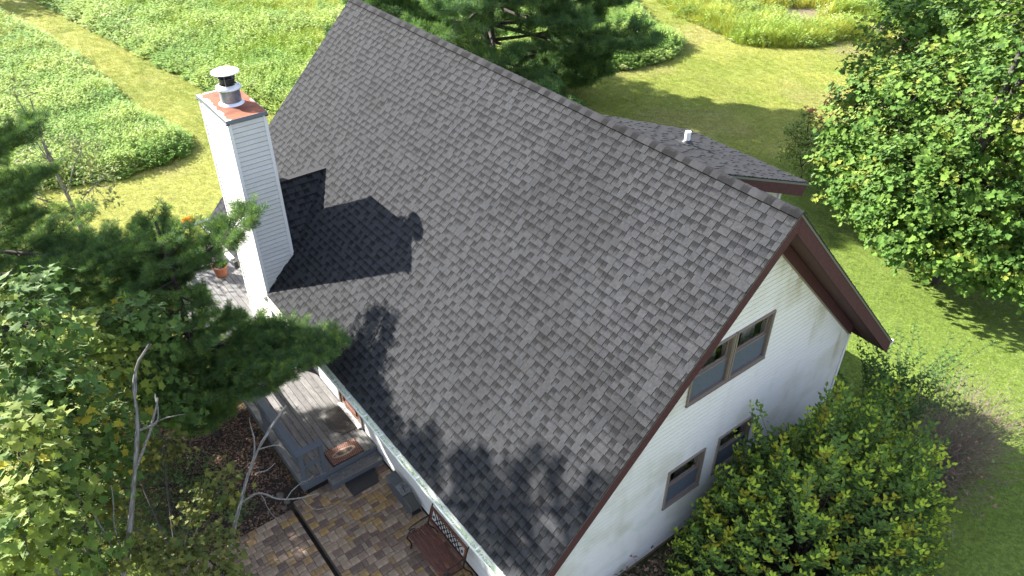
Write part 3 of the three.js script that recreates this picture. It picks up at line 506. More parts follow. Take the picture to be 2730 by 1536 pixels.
function patio(name, label, x0, x1, z0, z1, y, rot) {
  const p = new THREE.Group(); p.name = numbered(name); p.position.set(x0, y, z0); p.userData = { kind: 'structure', label, category: 'patio' }; scene.add(p);
  const C = 0.085, nx = Math.floor((x1 - x0) / C), nz = Math.floor((z1 - z0) / C), occ = new Uint8Array(nx * nz), list = [];
  const free = (i, j, a, b) => { for (let u = 0; u < a; u++) for (let v = 0; v < b; v++) if (i + u >= nx || j + v >= nz || occ[(j + v) * nx + i + u]) return false; return true; };
  for (let j = 0; j < nz; j++) for (let i = 0; i < nx; i++) {
    if (occ[j * nx + i]) continue;
    const opts = [[2, 2], [2, 2], [2, 1], [1, 2], [2, 2], [1, 2], [2, 1], [3, 2], [2, 3], [1, 1]].filter(o => free(i, j, ...o)); let [a, b] = pick(opts.length ? opts : [[1, 1]]); if (a * b === 1 && R() < 0.8 && opts.length > 1) [a, b] = opts[0];
    for (let u = 0; u < a; u++) for (let v = 0; v < b; v++) occ[(j + v) * nx + i + u] = 1;
    list.push([(i + a / 2) * C, (j + b / 2) * C, a, b]);
  }
  list.sort((A, B) => Math.hypot(A[0] + x0 - CAM.x, A[1] + z0 - CAM.z) - Math.hypot(B[0] + x0 - CAM.x, B[1] + z0 - CAM.z));
  const rest = [];
  list.forEach(([x, z, a, b], n) => {
    const k = a + 'x' + b; paveCache[k] ??= paverGeo(a * C, b * C);
    const m = new THREE.Mesh(paveCache[k], mPave[paveIdx()]); m.name = 'paver'; m.castShadow = m.receiveShadow = true; m.position.set(x, rr(-0.005, 0.001), z); m.rotation.set(rn() * 0.006, rn() * 0.008, rn() * 0.006);
    if (n < 300) p.add(m); else { m.updateMatrix(); const g = m.geometry.clone().applyMatrix4(m.matrix), k = m.material.color, a = g.attributes.color.array; for (let i = 0; i < a.length; i += 3) { a[i] = k.r; a[i + 1] = k.g; a[i + 2] = k.b; } rest.push(g); }
  });
  if (rest.length) { const m = mesh('pavers', merge(rest), mPaveMany, p, 'stuff'); }
  mesh('sand_bed', box(nx * C, 0.2, nz * C, nx * C / 2, -0.116, nz * C / 2), std([0.16, 0.115, 0.08], 0.95, { map: paveTex }), p);
  return p;
}
patio('paved_patio', 'patio of mixed tan, ochre and dark pavers between the eave wall and a joint', -5.66, -1.55, 4.3, 6.3, -0.08);
patio('lower_paved_patio', 'lower patio of mixed tan, ochre and dark pavers beside the trees', -5.6, -2.75, 6.335, 8.55, -0.2);

// ---------------------------------------------------------------- bench
{
  const b = thing('garden_bench', 'garden bench with red brown wooden slats and black iron lattice back against the wall', 'bench', [-2.71, -0.078, 4.66]);
  const mW = std([0.26, 0.085, 0.06], 0.5, { map: woodTex }), w = 1.17, hx = w / 2;
  for (let i = 0; i < 5; i++) { const g = rbox(w + 0.02, 0.022, 0.075, 0.004, 0, 0.425 + Math.abs(i - 2.2) * 0.004, 0.29 - i * 0.09); const u = g.attributes.uv, p = g.attributes.position; for (let k = 0; k < u.count; k++) u.setXY(k, p.getX(k) / 1.5 + i * 0.3, p.getZ(k)); mesh('seat_slat', g, mW, b); }
  // back frame leans away
  const lean = 0.2, bk = g => { g.rotateX(-lean); g.translate(0, 0.43, -0.14); return g; };
  mesh('back_rail', bk(rbox(w - 0.02, 0.06, 0.024, 0.004, 0, 0.41, 0)), mW, b);
  mesh('back_rail', bk(rbox(w - 0.02, 0.055, 0.024, 0.004, 0, 0.085, 0)), mW, b);
  for (const s of [-1, 1]) mesh('back_stile', bk(rbox(0.045, 0.27, 0.024, 0.004, s * (hx - 0.04), 0.247, 0)), mW, b);
  const bars = []; for (let i = -9; i <= 9; i++) for (const s of [-1, 1]) { const g = box(0.016, 0.36, 0.01); g.rotateZ(s * 0.72); const x = i * 0.115; if (Math.abs(x) > hx - 0.15) continue; g.translate(x, 0.247, s * 0.004); bars.push(bk(g)); }
  for (let i = -4; i <= 4; i++) { const g = new THREE.TorusGeometry(0.024, 0.009, 5, 10); g.translate(i * 0.115, 0.247, 0.006); bars.push(bk(g)); }
  mesh('lattice', merge(bars), mIron, b);
  for (const s of [-1, 1]) {
    const X = s * hx, e = group('iron_end', b);
    mesh('back_leg', tube([[X, 0, -0.3], [X, 0.12, -0.27], [X, 0.28, -0.17], [X, 0.42, -0.125], [X, 0.6, -0.17], [X, 0.78, -0.215], [X, 0.88, -0.26], [X, 0.9, -0.285]], 0.016, 0.014, 22, 7), mIron, e);
    mesh('front_leg', tube([[X, 0, 0.3], [X, 0.06, 0.27], [X, 0.2, 0.29], [X, 0.34, 0.34], [X, 0.41, 0.32]], 0.016, 0.014, 14, 7), mIron, e);
    mesh('seat_bar', tube([[X, 0.41, 0.33], [X, 0.39, 0.15], [X, 0.395, -0.05], [X, 0.41, -0.13]], 0.013, 0.013, 10, 6), mIron, e);
    mesh('arm_rest', tube([[X, 0.62, -0.17], [X, 0.63, -0.02], [X, 0.62, 0.13], [X, 0.6, 0.24], [X, 0.55, 0.29], [X, 0.52, 0.26], [X, 0.54, 0.22]], 0.014, 0.01, 22, 7), mIron, e);
    mesh('arm_scroll', tube([[X, 0.41, 0.3], [X, 0.47, 0.3], [X, 0.51, 0.24], [X, 0.49, 0.17], [X, 0.45, 0.17], [X, 0.46, 0.22]], 0.012, 0.008, 18, 6), mIron, e);
  }
}
// ---------------------------------------------------------------- wire cage trap against the wall
{
  const t = thing('wire_cage_trap', 'galvanised wire cage trap with a sheet metal cover standing against the eave wall', 'cage', [-4.35, -0.078, 4.45]);
  const L = 0.98, W = 0.22, H = 0.3, wires = [], r = 0.004, x0 = -0.52;
  for (let i = 0; i <= 38; i++) { const x = x0 + L * i / 38; for (const z of [-W / 2, W / 2]) wires.push(box(r, H, r, x, H / 2, z)); if (i < 26) wires.push(box(r, r, W, x, H, 0)); }
  for (let j = 0; j <= 6; j++) { const y = H * j / 6; for (const z of [-W / 2, W / 2]) wires.push(box(L, r, r, x0 + L / 2, y, z + r)); }
  for (let j = 0; j <= 8; j++) { const z = -W / 2 + W * j / 8; wires.push(box(L * 0.68, r, r, x0 + L * 0.34, H + r, z)); wires.push(box(r, H, r, x0, H / 2, z)); }
  mesh('wire_mesh', merge(wires), std([0.2, 0.21, 0.21], 0.5, { metalness: 0.5 }), t);
  const cov = box(0.3, 0.006, W + 0.02, x0 + 0.52, H + 0.012, 0); mesh('cover_plate', cov, std([0.3, 0.31, 0.31], 0.6, { metalness: 0.3, map: paveTex }), t);
  mesh('top_tray', box(0.36, 0.004, W, x0 + 0.18, H - 0.006, 0), std([0.17, 0.19, 0.2], 0.6, { metalness: 0.3, map: speck }), t);
  mesh('handle', tube([[x0 + 0.45, H + 0.02, -0.03], [x0 + 0.5, H + 0.08, 0.02], [x0 + 0.58, H + 0.08, 0.03], [x0 + 0.62, H + 0.02, 0.02]], 0.007, 0.007, 12, 6), mDark, t);
  const dr = box(0.34, 0.005, W - 0.02); dr.rotateZ(-0.62); dr.translate(x0 + L - 0.16, 0.2, 0); mesh('door_plate', dr, std([0.06, 0.058, 0.05], 0.6), t);
  mesh('base_plate', box(L, 0.004, W, x0 + L / 2, 0.006, 0), mDark, t);
}
{ // the blue tip that shows past the bench
  const g = thing('blue_trowel', 'small blue hand tool leaning behind the bench end', 'tool', [-1.86, -0.078, 4.5]);
  mesh('handle', tube([[0, 0.0, 0.05], [0.005, 0.2, 0], [0, 0.34, -0.06]], 0.016, 0.014, 8, 8), std([0.03, 0.25, 0.4], 0.4), g);
  mesh('blade', new THREE.ConeGeometry(0.04, 0.12, 4).scale(1, 1, 0.25).rotateX(Math.PI).translate(0, 0.06, 0.046), mGalv, g);
}
// ---------------------------------------------------------------- pots
const ovate = (() => { const B = new Builder(), k = [1, 1, 1], a = V3(0, 0, 0), t = V3(0, 1, -0.1), m = V3(0, 0.5, -0.02), l1 = V3(-0.22, 0.3, 0.08), l2 = V3(-0.24, 0.65, 0.06), r1 = V3(0.22, 0.3, 0.08), r2 = V3(0.24, 0.65, 0.06), u = [0, 0]; for (const f of [[a, m, l1], [l1, m, l2], [l2, m, t], [a, r1, m], [r1, r2, m], [r2, t, m]]) B.tri(...f, u, u, u, k); return B.build(); })();
const leafMat = (tr = 0.4, rough = 0.75) => new THREE.MeshPhysicalMaterial({ color: 0xffffff, roughness: rough, transmission: tr, thickness: 0, specularIntensity: 0.35, side: THREE.DoubleSide });
const mLeaf = leafMat(0.4, 0.8);
const qFrom = (n, tw) => new THREE.Quaternion().setFromUnitVectors(ZZ, n).multiply(new THREE.Quaternion().setFromAxisAngle(ZZ, tw));
const qDir = (d, tw) => new THREE.Quaternion().setFromUnitVectors(UP, d).multiply(new THREE.Quaternion().setFromAxisAngle(UP, tw));
{
  const p = thing('terracotta_pot', 'terracotta flower pot with a small green plant on the grey deck', 'flower pot', [-13.8, DY + 0.002, 4.6]);
  const pr = [[0, 0], [0.15, 0], [0.155, 0.03], [0.15, 0.035], [0.19, 0.27], [0.212, 0.27], [0.215, 0.32], [0.195, 0.32], [0.19, 0.28]];
  mesh('pot', new THREE.LatheGeometry(pr.map(q => new THREE.Vector2(...q)), 36), std([0.42, 0.15, 0.075], 0.8, { map: speck }), p);
  mesh('soil', new THREE.CylinderGeometry(0.19, 0.19, 0.02, 24).translate(0, 0.265, 0), std([0.03, 0.022, 0.017], 1), p);
  const S = new Scatter(); for (let i = 0; i < 160; i++) { const a = R() * 6.28, r = Math.sqrt(R()) * 0.12, d = V3(Math.cos(a) * 0.7, 0.9, Math.sin(a) * 0.7).normalize(); S.add(V3(-13.8 + 0.04 + Math.cos(a) * r, DY + 0.29 + R() * 0.1, 4.55 + Math.sin(a) * r), qDir(d, R() * 6), rr(0.05, 0.09), vary([0.1, 0.2, 0.03], 0.3)); } S.build('plant', ovate, mLeaf, p);
}
for (const [x, z, c, lab, n] of [[-15.45, 4.72, [0.75, 0.36, 0.01], 'dark bowl planter with yellow chrysanthemums on the deck railing', 420], [-15.4, 5.16, [0.3, 0.12, 0.03], 'dark bowl planter with faded orange flowers on the deck railing', 260]]) {
  const p = thing('bowl_planter', lab, 'flower pot', [x, 1.004, z], 'planters on the deck railing');
  mesh('bowl', new THREE.LatheGeometry([[0, 0], [0.1, 0], [0.17, 0.1], [0.195, 0.18], [0.185, 0.18], [0.16, 0.11], [0, 0.09]].map(q => new THREE.Vector2(...q)), 30), std([0.03, 0.03, 0.024], 0.7), p);
  mesh('soil', new THREE.CylinderGeometry(0.175, 0.17, 0.02, 20).translate(0, 0.15, 0), std([0.03, 0.022, 0.017], 1), p);
  const S = new Scatter(); for (let i = 0; i < n; i++) { const a = R() * 6.28, r = Math.sqrt(R()) * 0.16; const d = V3(Math.cos(a) * r * 4 + rn() * 0.3, 1, Math.sin(a) * r * 4 + rn() * 0.3).normalize(); S.add(V3(x + Math.cos(a) * r, 1.15 + (1 - r * r * 30) * 0.07 + R() * 0.02, z + Math.sin(a) * r), qDir(d, R() * 6), rr(0.04, 0.06), R() < 0.2 ? [0.06, 0.12, 0.03] : vary(c, 0.25)); } S.build('flowers', ovate, mLeaf, p);
}
// ---------------------------------------------------------------- ground, lawn, meadow
const MEADOW_L = [[-70, 9], [-44.6, 4.9], [-35.8, 3.4], [-27.2, 3.1], [-23.9, 2.2], [-22.7, 2.3], [-22.2, 3.2], [-22.0, 5.1], [-22.4, 6.6], [-23.4, 9], [-24, 14], [-70, 24]];
const MEADOW_R = [[-70, 6], [-43.4, 2.3], [-36.1, 1.2], [-30.2, 0.3], [-27.9, 0.0], [-25.4, -0.7], [-23.4, -1.5], [-22.4, -4], [-22.6, -9], [-20.4, -13], [-18.9, -15.8], [-18.6, -18.4], [-19.4, -20.3], [-22.8, -21.4], [-27, -23.8], [-50, -38], [-70, -40]];
const MEADOW_T = [[-50, -41], [-27.5, -26], [-22.8, -23.6], [-20.1, -23.3], [-18.0, -22.6], [-16.8, -23.5], [-15.7, -25.0], [-14.9, -27.5], [-10, -33], [-12, -70], [-60, -70]];
const bare = (x, z) => sst(0.4, 0.52, fbm(x * 0.5 + 31, z * 0.5 + 11, 3)) * sst(4.6, 2.6, Math.hypot((x + 16.6) * 0.8, z + 28.4));
const GYf = (x, z) => GY - 0.22 * sst(5.6, 6.3, z) * sst(-6.6, -5.85, x) * sst(6, 2, x);
const mulchAt = (x, z) => sst(5.7, 6.0, z) * sst(9.6, 8.2, z + fbm(x, z, 2)) * sst(-10.6, -9.2, x) * sst(-5.0, -5.6, x);
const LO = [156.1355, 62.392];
function lawnCol(x, z) {
  const a = fbm(x * 0.22 + 5, z * 0.22, 4), b = fbm(x * 0.9, z * 0.9 + 40, 3), st = fbm((x * 0.6 + z * 0.8) * 0.35, (x * 0.8 - z * 0.6) * 2.6, 3);
  let c = mix3([0.29, 0.34, 0.05], [0.4, 0.41, 0.085], sst(0.36, 0.62, a * 0.6 + b * 0.25 + st * 0.2));
  c = mix3(c, [0.42, 0.36, 0.15], 0.4 * sst(0.56, 0.72, fbm(x * 0.3 + 60, z * 0.3 + 8, 4)));
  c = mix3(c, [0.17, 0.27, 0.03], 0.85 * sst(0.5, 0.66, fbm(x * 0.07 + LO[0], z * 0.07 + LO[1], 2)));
  return c;
}
{
  const axis = (a, b, n, far) => { const o = []; for (const f of [far, far * 0.4, far * 0.12]) o.push(a - f); for (let i = 0; i <= n; i++) o.push(lerp(a, b, i / n)); for (const f of [far * 0.12, far * 0.4, far]) o.push(b + f); return o; };
  const X = axis(-62, 14, 210, 600), Z = axis(-60, 24, 230, 600), pos = [], uv = [], c = [], idx = [];
  for (const z of Z) for (const x of X) {
    pos.push(x, GYf(x, z) - 0.01 * fbm(x, z, 2), z); uv.push(x / 3, z / 3);
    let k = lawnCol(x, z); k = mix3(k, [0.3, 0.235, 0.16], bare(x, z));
    if (x > -6 && x < -1 && z > 4 && z < 9) k = [0.05, 0.038, 0.028];
    const m = mulchAt(x, z); k = mix3(k, [0.05, 0.034, 0.026], m);
    if ([MEADOW_L, MEADOW_R].some(P => inPoly(x, z, P))) k = [0.13, 0.17, 0.04];
    if (x > XW - 0.5 && x < 1.2 && z < 4.4 && z > -5) k = mix3(k, [0.05, 0.038, 0.028], 0.85);
    c.push(...k);
  }
  const nx = X.length; for (let j = 0; j < Z.length - 1; j++) for (let i = 0; i < nx - 1; i++) { const a = j * nx + i; idx.push(a, a + nx, a + 1, a + 1, a + nx, a + nx + 1); }
  const g = new THREE.BufferGeometry(); g.setAttribute('position', new THREE.Float32BufferAttribute(pos, 3)); g.setAttribute('uv', new THREE.Float32BufferAttribute(uv, 2)); g.setAttribute('color', new THREE.Float32BufferAttribute(c, 3)); g.setIndex(idx); g.computeVertexNormals();
  const t = dataTex(1024, 1024, (x, y) => { const v = 196 + (tnoise(x / 16, y / 16, 64) - 0.5) * 60 + (tnoise(x / 3, y / 5, 1024) - 0.5) * 50 + (hash(x, y) - 0.5) * 40; return [v, v, v * 0.95]; });
  const bt = dataTex(1024, 1024, (x, y) => { const v = (tnoise(x / 8, y / 8, 128) * 0.5 + hash(x >> 1, y >> 1) * 0.5) * 255; return [v, v, v]; }, false);
  const m = mesh('ground', g, new THREE.MeshStandardMaterial({ map: t, bumpMap: bt, bumpScale: 0.025, vertexColors: true, roughness: 1, side: THREE.DoubleSide }), scene, 'structure');
  m.userData.label = 'mown yellow green lawn around the house'; m.userData.category = 'lawn';
}
const mGrass = leafMat(0.35, 0.85);
function bladeClump(n, h, w, spread, lean, segs = 1) {
  const B = new Builder(), k = [1, 1, 1], u = [0, 0];
  for (let i = 0; i < n; i++) {
    const a = R() * 6.28, r = Math.sqrt(R()) * spread, hh = h * rr(0.55, 1.05), d = V3(Math.cos(a), 0, Math.sin(a)), b = V3(Math.cos(a + rn()) * r, 0, Math.sin(a + rn()) * r), s = V3(-d.z, 0, d.x).multiplyScalar(w), l = lean * rr(0.4, 1.3);
    const t = b.clone().addScaledVector(d, l * hh).setY(hh * (1 - l * 0.25));
    if (segs === 1) B.tri(b.clone().sub(s), b.clone().add(s), t, u, u, u, k);
    else { const m = b.clone().addScaledVector(d, l * hh * 0.35).setY(hh * 0.6), s2 = s.clone().multiplyScalar(0.8); B.tri(b.clone().sub(s), b.clone().add(s), m.clone().add(s2), u, u, u, k); B.tri(b.clone().sub(s), m.clone().add(s2), m.clone().sub(s2), u, u, u, k); B.tri(m.clone().sub(s2), m.clone().add(s2), t, u, u, u, k); }
  }
  return B.build();
}
const onHouse = (x, z) => (x < 0.1 && x > -13.3 && z > -4.2 && z < 4.4) || (x > -15.7 && x < -5.6 && z > 2.2 && z < 6.05) || (x > -5.8 && x < -1.4 && z > 4.2 && z < 8.7);
const inMeadow = (x, z) => inPoly(x, z, MEADOW_L) || inPoly(x, z, MEADOW_R) || inPoly(x, z, MEADOW_T);
{
  const S = new Scatter(), tuft = bladeClump(14, 0.05, 0.004, 0.07, 0.9);
  for (let i = 0; i < 420000 && S.n < 120000; i++) {
    const x = rr(-50, 6), z = rr(-34, 14); const d = Math.hypot(x - CAM.x, z - CAM.z); if (R() > clamp(900 / (d * d), 0.12, 1)) continue;
    if (!inView(x, 0, z, 0.05) || onHouse(x, z) || mulchAt(x, z) > 0.4 || inMeadow(x, z)) continue;
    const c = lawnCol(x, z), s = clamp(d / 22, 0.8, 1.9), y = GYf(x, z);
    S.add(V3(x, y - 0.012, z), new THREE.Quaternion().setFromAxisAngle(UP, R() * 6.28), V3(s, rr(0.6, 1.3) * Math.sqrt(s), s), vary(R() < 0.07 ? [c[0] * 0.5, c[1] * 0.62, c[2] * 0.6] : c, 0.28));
  }
  const m = S.build('lawn_grass', tuft, mGrass, scene); m.userData.label = 'short mown grass blades of the lawn'; m.userData.category = 'grass';
}
{ // meadow: tall grass and leafy weeds
  const G = new Scatter(), F = new Scatter(), tall = bladeClump(22, 0.72, 0.0065, 0.13, 0.32, 2);
  const forb = (() => { const B = new Builder(), k = [1, 1, 1], u = [0, 0]; for (let s = 0; s < 5; s++) { const a = R() * 6.28, bx = Math.cos(a) * 0.08, bz = Math.sin(a) * 0.08, H = rr(0.45, 0.7); for (let i = 0; i < 9; i++) { const y = H * (0.3 + 0.7 * i / 8), th = R() * 6.28, l = rr(0.07, 0.12), cx = bx + Math.cos(a) * y * 0.25, cz = bz + Math.sin(a) * y * 0.25, d = V3(Math.cos(th), rr(-0.1, 0.5), Math.sin(th)).normalize(), w = V3(-d.z, 0, d.x).multiplyScalar(l * 0.26), p = V3(cx, y, cz), m = p.clone().addScaledVector(d, l * 0.5), e = p.clone().addScaledVector(d, l); B.tri(p, m.clone().add(w), e, u, u, u, k); B.tri(p, e, m.clone().sub(w), u, u, u, k); } } return B.build(); })();
  const sow = (P, n, dens, leafy) => {
    const xs = P.map(p => p[0]), zs = P.map(p => p[1]), x0 = Math.max(-58, Math.min(...xs)), x1 = Math.max(...xs), z0 = Math.max(-48, Math.min(...zs)), z1 = Math.min(18, Math.max(...zs));
    for (let i = 0; i < n; i++) {
      const x = rr(x0, x1), z = rr(z0, z1); if (!inPoly(x, z, P) || !inView(x, 0.5, z, 0.08)) continue;
      const dCam = Math.hypot(x - CAM.x, z - CAM.z), e = edgeDist(x, z, P) + (fbm(x * 1.3, z * 1.3, 2) - 0.5) * 0.5; if (e < 0.02) continue; if (R() < bare(x, z) * 1.1 && P === MEADOW_T) continue;
      const lf = leafy(x, z, e), a = fbm(x * 0.25, z * 0.25 + 70, 4), b = fbm(x * 0.8 + 9, z * 0.8, 3), hs = rr(0.6, 1.15) * (0.75 + 0.5 * b) * sst(-0.3, 0.7, e) * (P === MEADOW_T ? 1.15 : 1), q = new THREE.Quaternion().setFromAxisAngle(UP, R() * 6.28), s = clamp(dCam / 30, 1, 1.5);
      if (R() < lf) F.add(V3(x, GY - 0.02, z), q, V3(s, hs, s), vary(mix3([0.15, 0.28, 0.03], R() < 0.06 ? [0.5, 0.53, 0.26] : [0.3, 0.4, 0.07], sst(0.3, 0.7, b + rn() * 0.15)), 0.22));
      else G.add(V3(x, GY - 0.02, z), q, V3(s, hs, s), vary(mix3([0.26, 0.36, 0.04], [0.46, 0.47, 0.08], sst(0.32, 0.66, a + rn() * 0.1)), 0.2));
    }
  };
  sow(MEADOW_L, 60000, 1, (x, z, e) => clamp(0.3 + sst(-38, -24, x) * 0.6));
  sow(MEADOW_R, 150000, 1, (x, z, e) => clamp(0.12 + sst(2.2, 0.4, e) * 0.6 + (z < -13 ? 0.6 : 0) + 0.4 * sst(0.5, 0.65, fbm(x * 0.3, z * 0.3, 3))));
  sow(MEADOW_T, 110000, 1, (x, z, e) => clamp(0.1 + 0.45 * sst(0.48, 0.62, fbm(x * 0.35 + 4, z * 0.35, 3)) * sst(1.5, 3, e)));
  const a = G.build('meadow_grass', tall, mGrass, scene); a.userData.label = 'tall unmown yellow green meadow grass beyond the mown path'; a.userData.category = 'meadow';
  const b = F.build('meadow_weeds', forb, mLeaf, scene); b.userData.label = 'leafy weeds growing among the meadow grass'; b.userData.category = 'weeds';
  console.log('meadow', G.n, F.n);
}
{ // leaf litter on the mulch bed
  const S = new Scatter(), chip = (() => { const B = new Builder(), u = [0, 0], k = [1, 1, 1], a = V3(-0.5, 0, 0), b = V3(0, 0.12, 0.35), c = V3(0.5, 0.05, 0), d = V3(0, 0.1, -0.35); B.tri(a, b, c, u, u, u, k); B.tri(a, c, d, u, u, u, k); return B.build(); })();
  for (let i = 0; i < 16000; i++) { const x = rr(-10.5, -5.0), z = rr(5.9, 9.4); if (R() > mulchAt(x, z) || (x > -5.75 && z < 6.35) || (x > -5.62 && z > 6.3)) continue; S.add(V3(x, GYf(x, z) + rr(0, 0.012), z), new THREE.Quaternion().setFromEuler(new THREE.Euler(rn() * 0.4, R() * 6.28, rn() * 0.4)), rr(0.03, 0.07), vary(pick([[0.12, 0.075, 0.05], [0.2, 0.13, 0.085], [0.06, 0.04, 0.032], [0.16, 0.085, 0.05]]), 0.3)); }
  for (let i = 0; i < 2200; i++) { const x = rr(-0.4, 0.6), z = rr(-1, 4.6); S.add(V3(x, GYf(x, z) + rr(0, 0.02), z), new THREE.Quaternion().setFromEuler(new THREE.Euler(rn() * 0.4, R() * 6.28, rn() * 0.4)), rr(0.04, 0.08), vary(pick([[0.16, 0.1, 0.065], [0.24, 0.15, 0.1], [0.08, 0.055, 0.04]]), 0.3)); }
  const m = S.build('leaf_litter', chip, std([1, 1, 1], 1), scene); m.userData.label = 'brown leaf litter and mulch beside the deck and the gable wall'; m.userData.category = 'mulch';
}
for (const [x, z, s, lb] of [[-5.92, 6.3, 0.09, 'tan edging stone between the deck corner and the patio'], [-6.1, 6.36, 0.1, 'largest tan edging stone on the mulch by the deck corner'], [-5.8, 6.42, 0.07, 'smallest tan edging stone at the lower patio corner']]) {
  const g = new THREE.IcosahedronGeometry(1, 2), p = g.attributes.position; for (let i = 0; i < p.count; i++) { const v = V3(p.getX(i), p.getY(i), p.getZ(i)), k = 0.82 + 0.35 * fbm(v.x * 1.7 + s * 90, v.y * 1.7 + v.z * 2.3 + 20, 3); p.setXYZ(i, v.x * k, v.y * k * 0.42, v.z * k * 0.8); } g.scale(s, s, s); g.computeVertexNormals(); g.translate(x, GYf(x, z) + s * 0.2, z);
  const m = mesh('edging_stone', g, std([0.2, 0.165, 0.125], 0.95, { map: paveTex }), scene); Object.assign(m.userData, { label: lb, category: 'stone', group: 'stones edging the mulch bed' });
}

// ---------------------------------------------------------------- trees
const barkTex = dataTex(128, 512, (x, y) => { const g = fbm(x * 0.12, y * 0.03, 4), v = 150 + (g - 0.5) * 150 + (hash(x, y) - 0.5) * 20; return [v, v, v]; });
const bark = c => std(c, 0.95, { map: barkTex });
const leafShape = (pts, fold = 0.08) => { const B = new Builder(), u = [0, 0], k = [1, 1, 1], m = V3(0, 0.42, 0), P = pts.map(([x, y]) => V3(x, y, Math.abs(x) * fold * 3 - 0.12 * y * y)); for (let i = 0; i < P.length; i++) B.tri(m, P[i], P[(i + 1) % P.length], u, u, u, k); return B.build(); };
const maple = leafShape([[0, 0], [0.14, 0.06], [0.42, -0.02], [0.34, 0.2], [0.6, 0.42], [0.34, 0.5], [0.28, 0.62], [0.12, 0.68], [0, 1], [-0.12, 0.68], [-0.28, 0.62], [-0.34, 0.5], [-0.6, 0.42], [-0.34, 0.2], [-0.42, -0.02], [-0.14, 0.06]]);
const tulip = leafShape([[0, 0], [0.4, 0.06], [0.5, 0.3], [0.33, 0.48], [0.46, 0.86], [0.2, 0.8], [0, 0.88], [-0.2, 0.8], [-0.46, 0.86], [-0.33, 0.48], [-0.5, 0.3], [-0.4, 0.06]]);
const pineTuft = (n, w) => { const B = new Builder(), u = [0, 0], k = [1, 1, 1]; for (let i = 0; i < n; i++) { const a = i * 2.4 + R(), t = 0.25 + 1.0 * Math.sqrt((i + 0.5) / n) + rn() * 0.15, l = rr(0.75, 1.05), d = V3(Math.sin(t) * Math.cos(a), Math.cos(t), Math.sin(t) * Math.sin(a)), o = V3(0, rr(-0.25, 0.1), 0), s = d.clone().cross(V3(rn(), rn(), rn())).normalize().multiplyScalar(w), e = d.clone().multiplyScalar(l).add(o).addScaledVector(UP, -0.08 * l), m = d.clone().multiplyScalar(l * 0.55).add(o); B.tri(o, m.clone().add(s), e, u, u, u, k); B.tri(o, e, m.clone().sub(s), u, u, u, k); } return B.build(); };
const tuftFine = pineTuft(30, 0.026), tuftCoarse = pineTuft(26, 0.03), mNeedle = leafMat(0.5, 0.7);
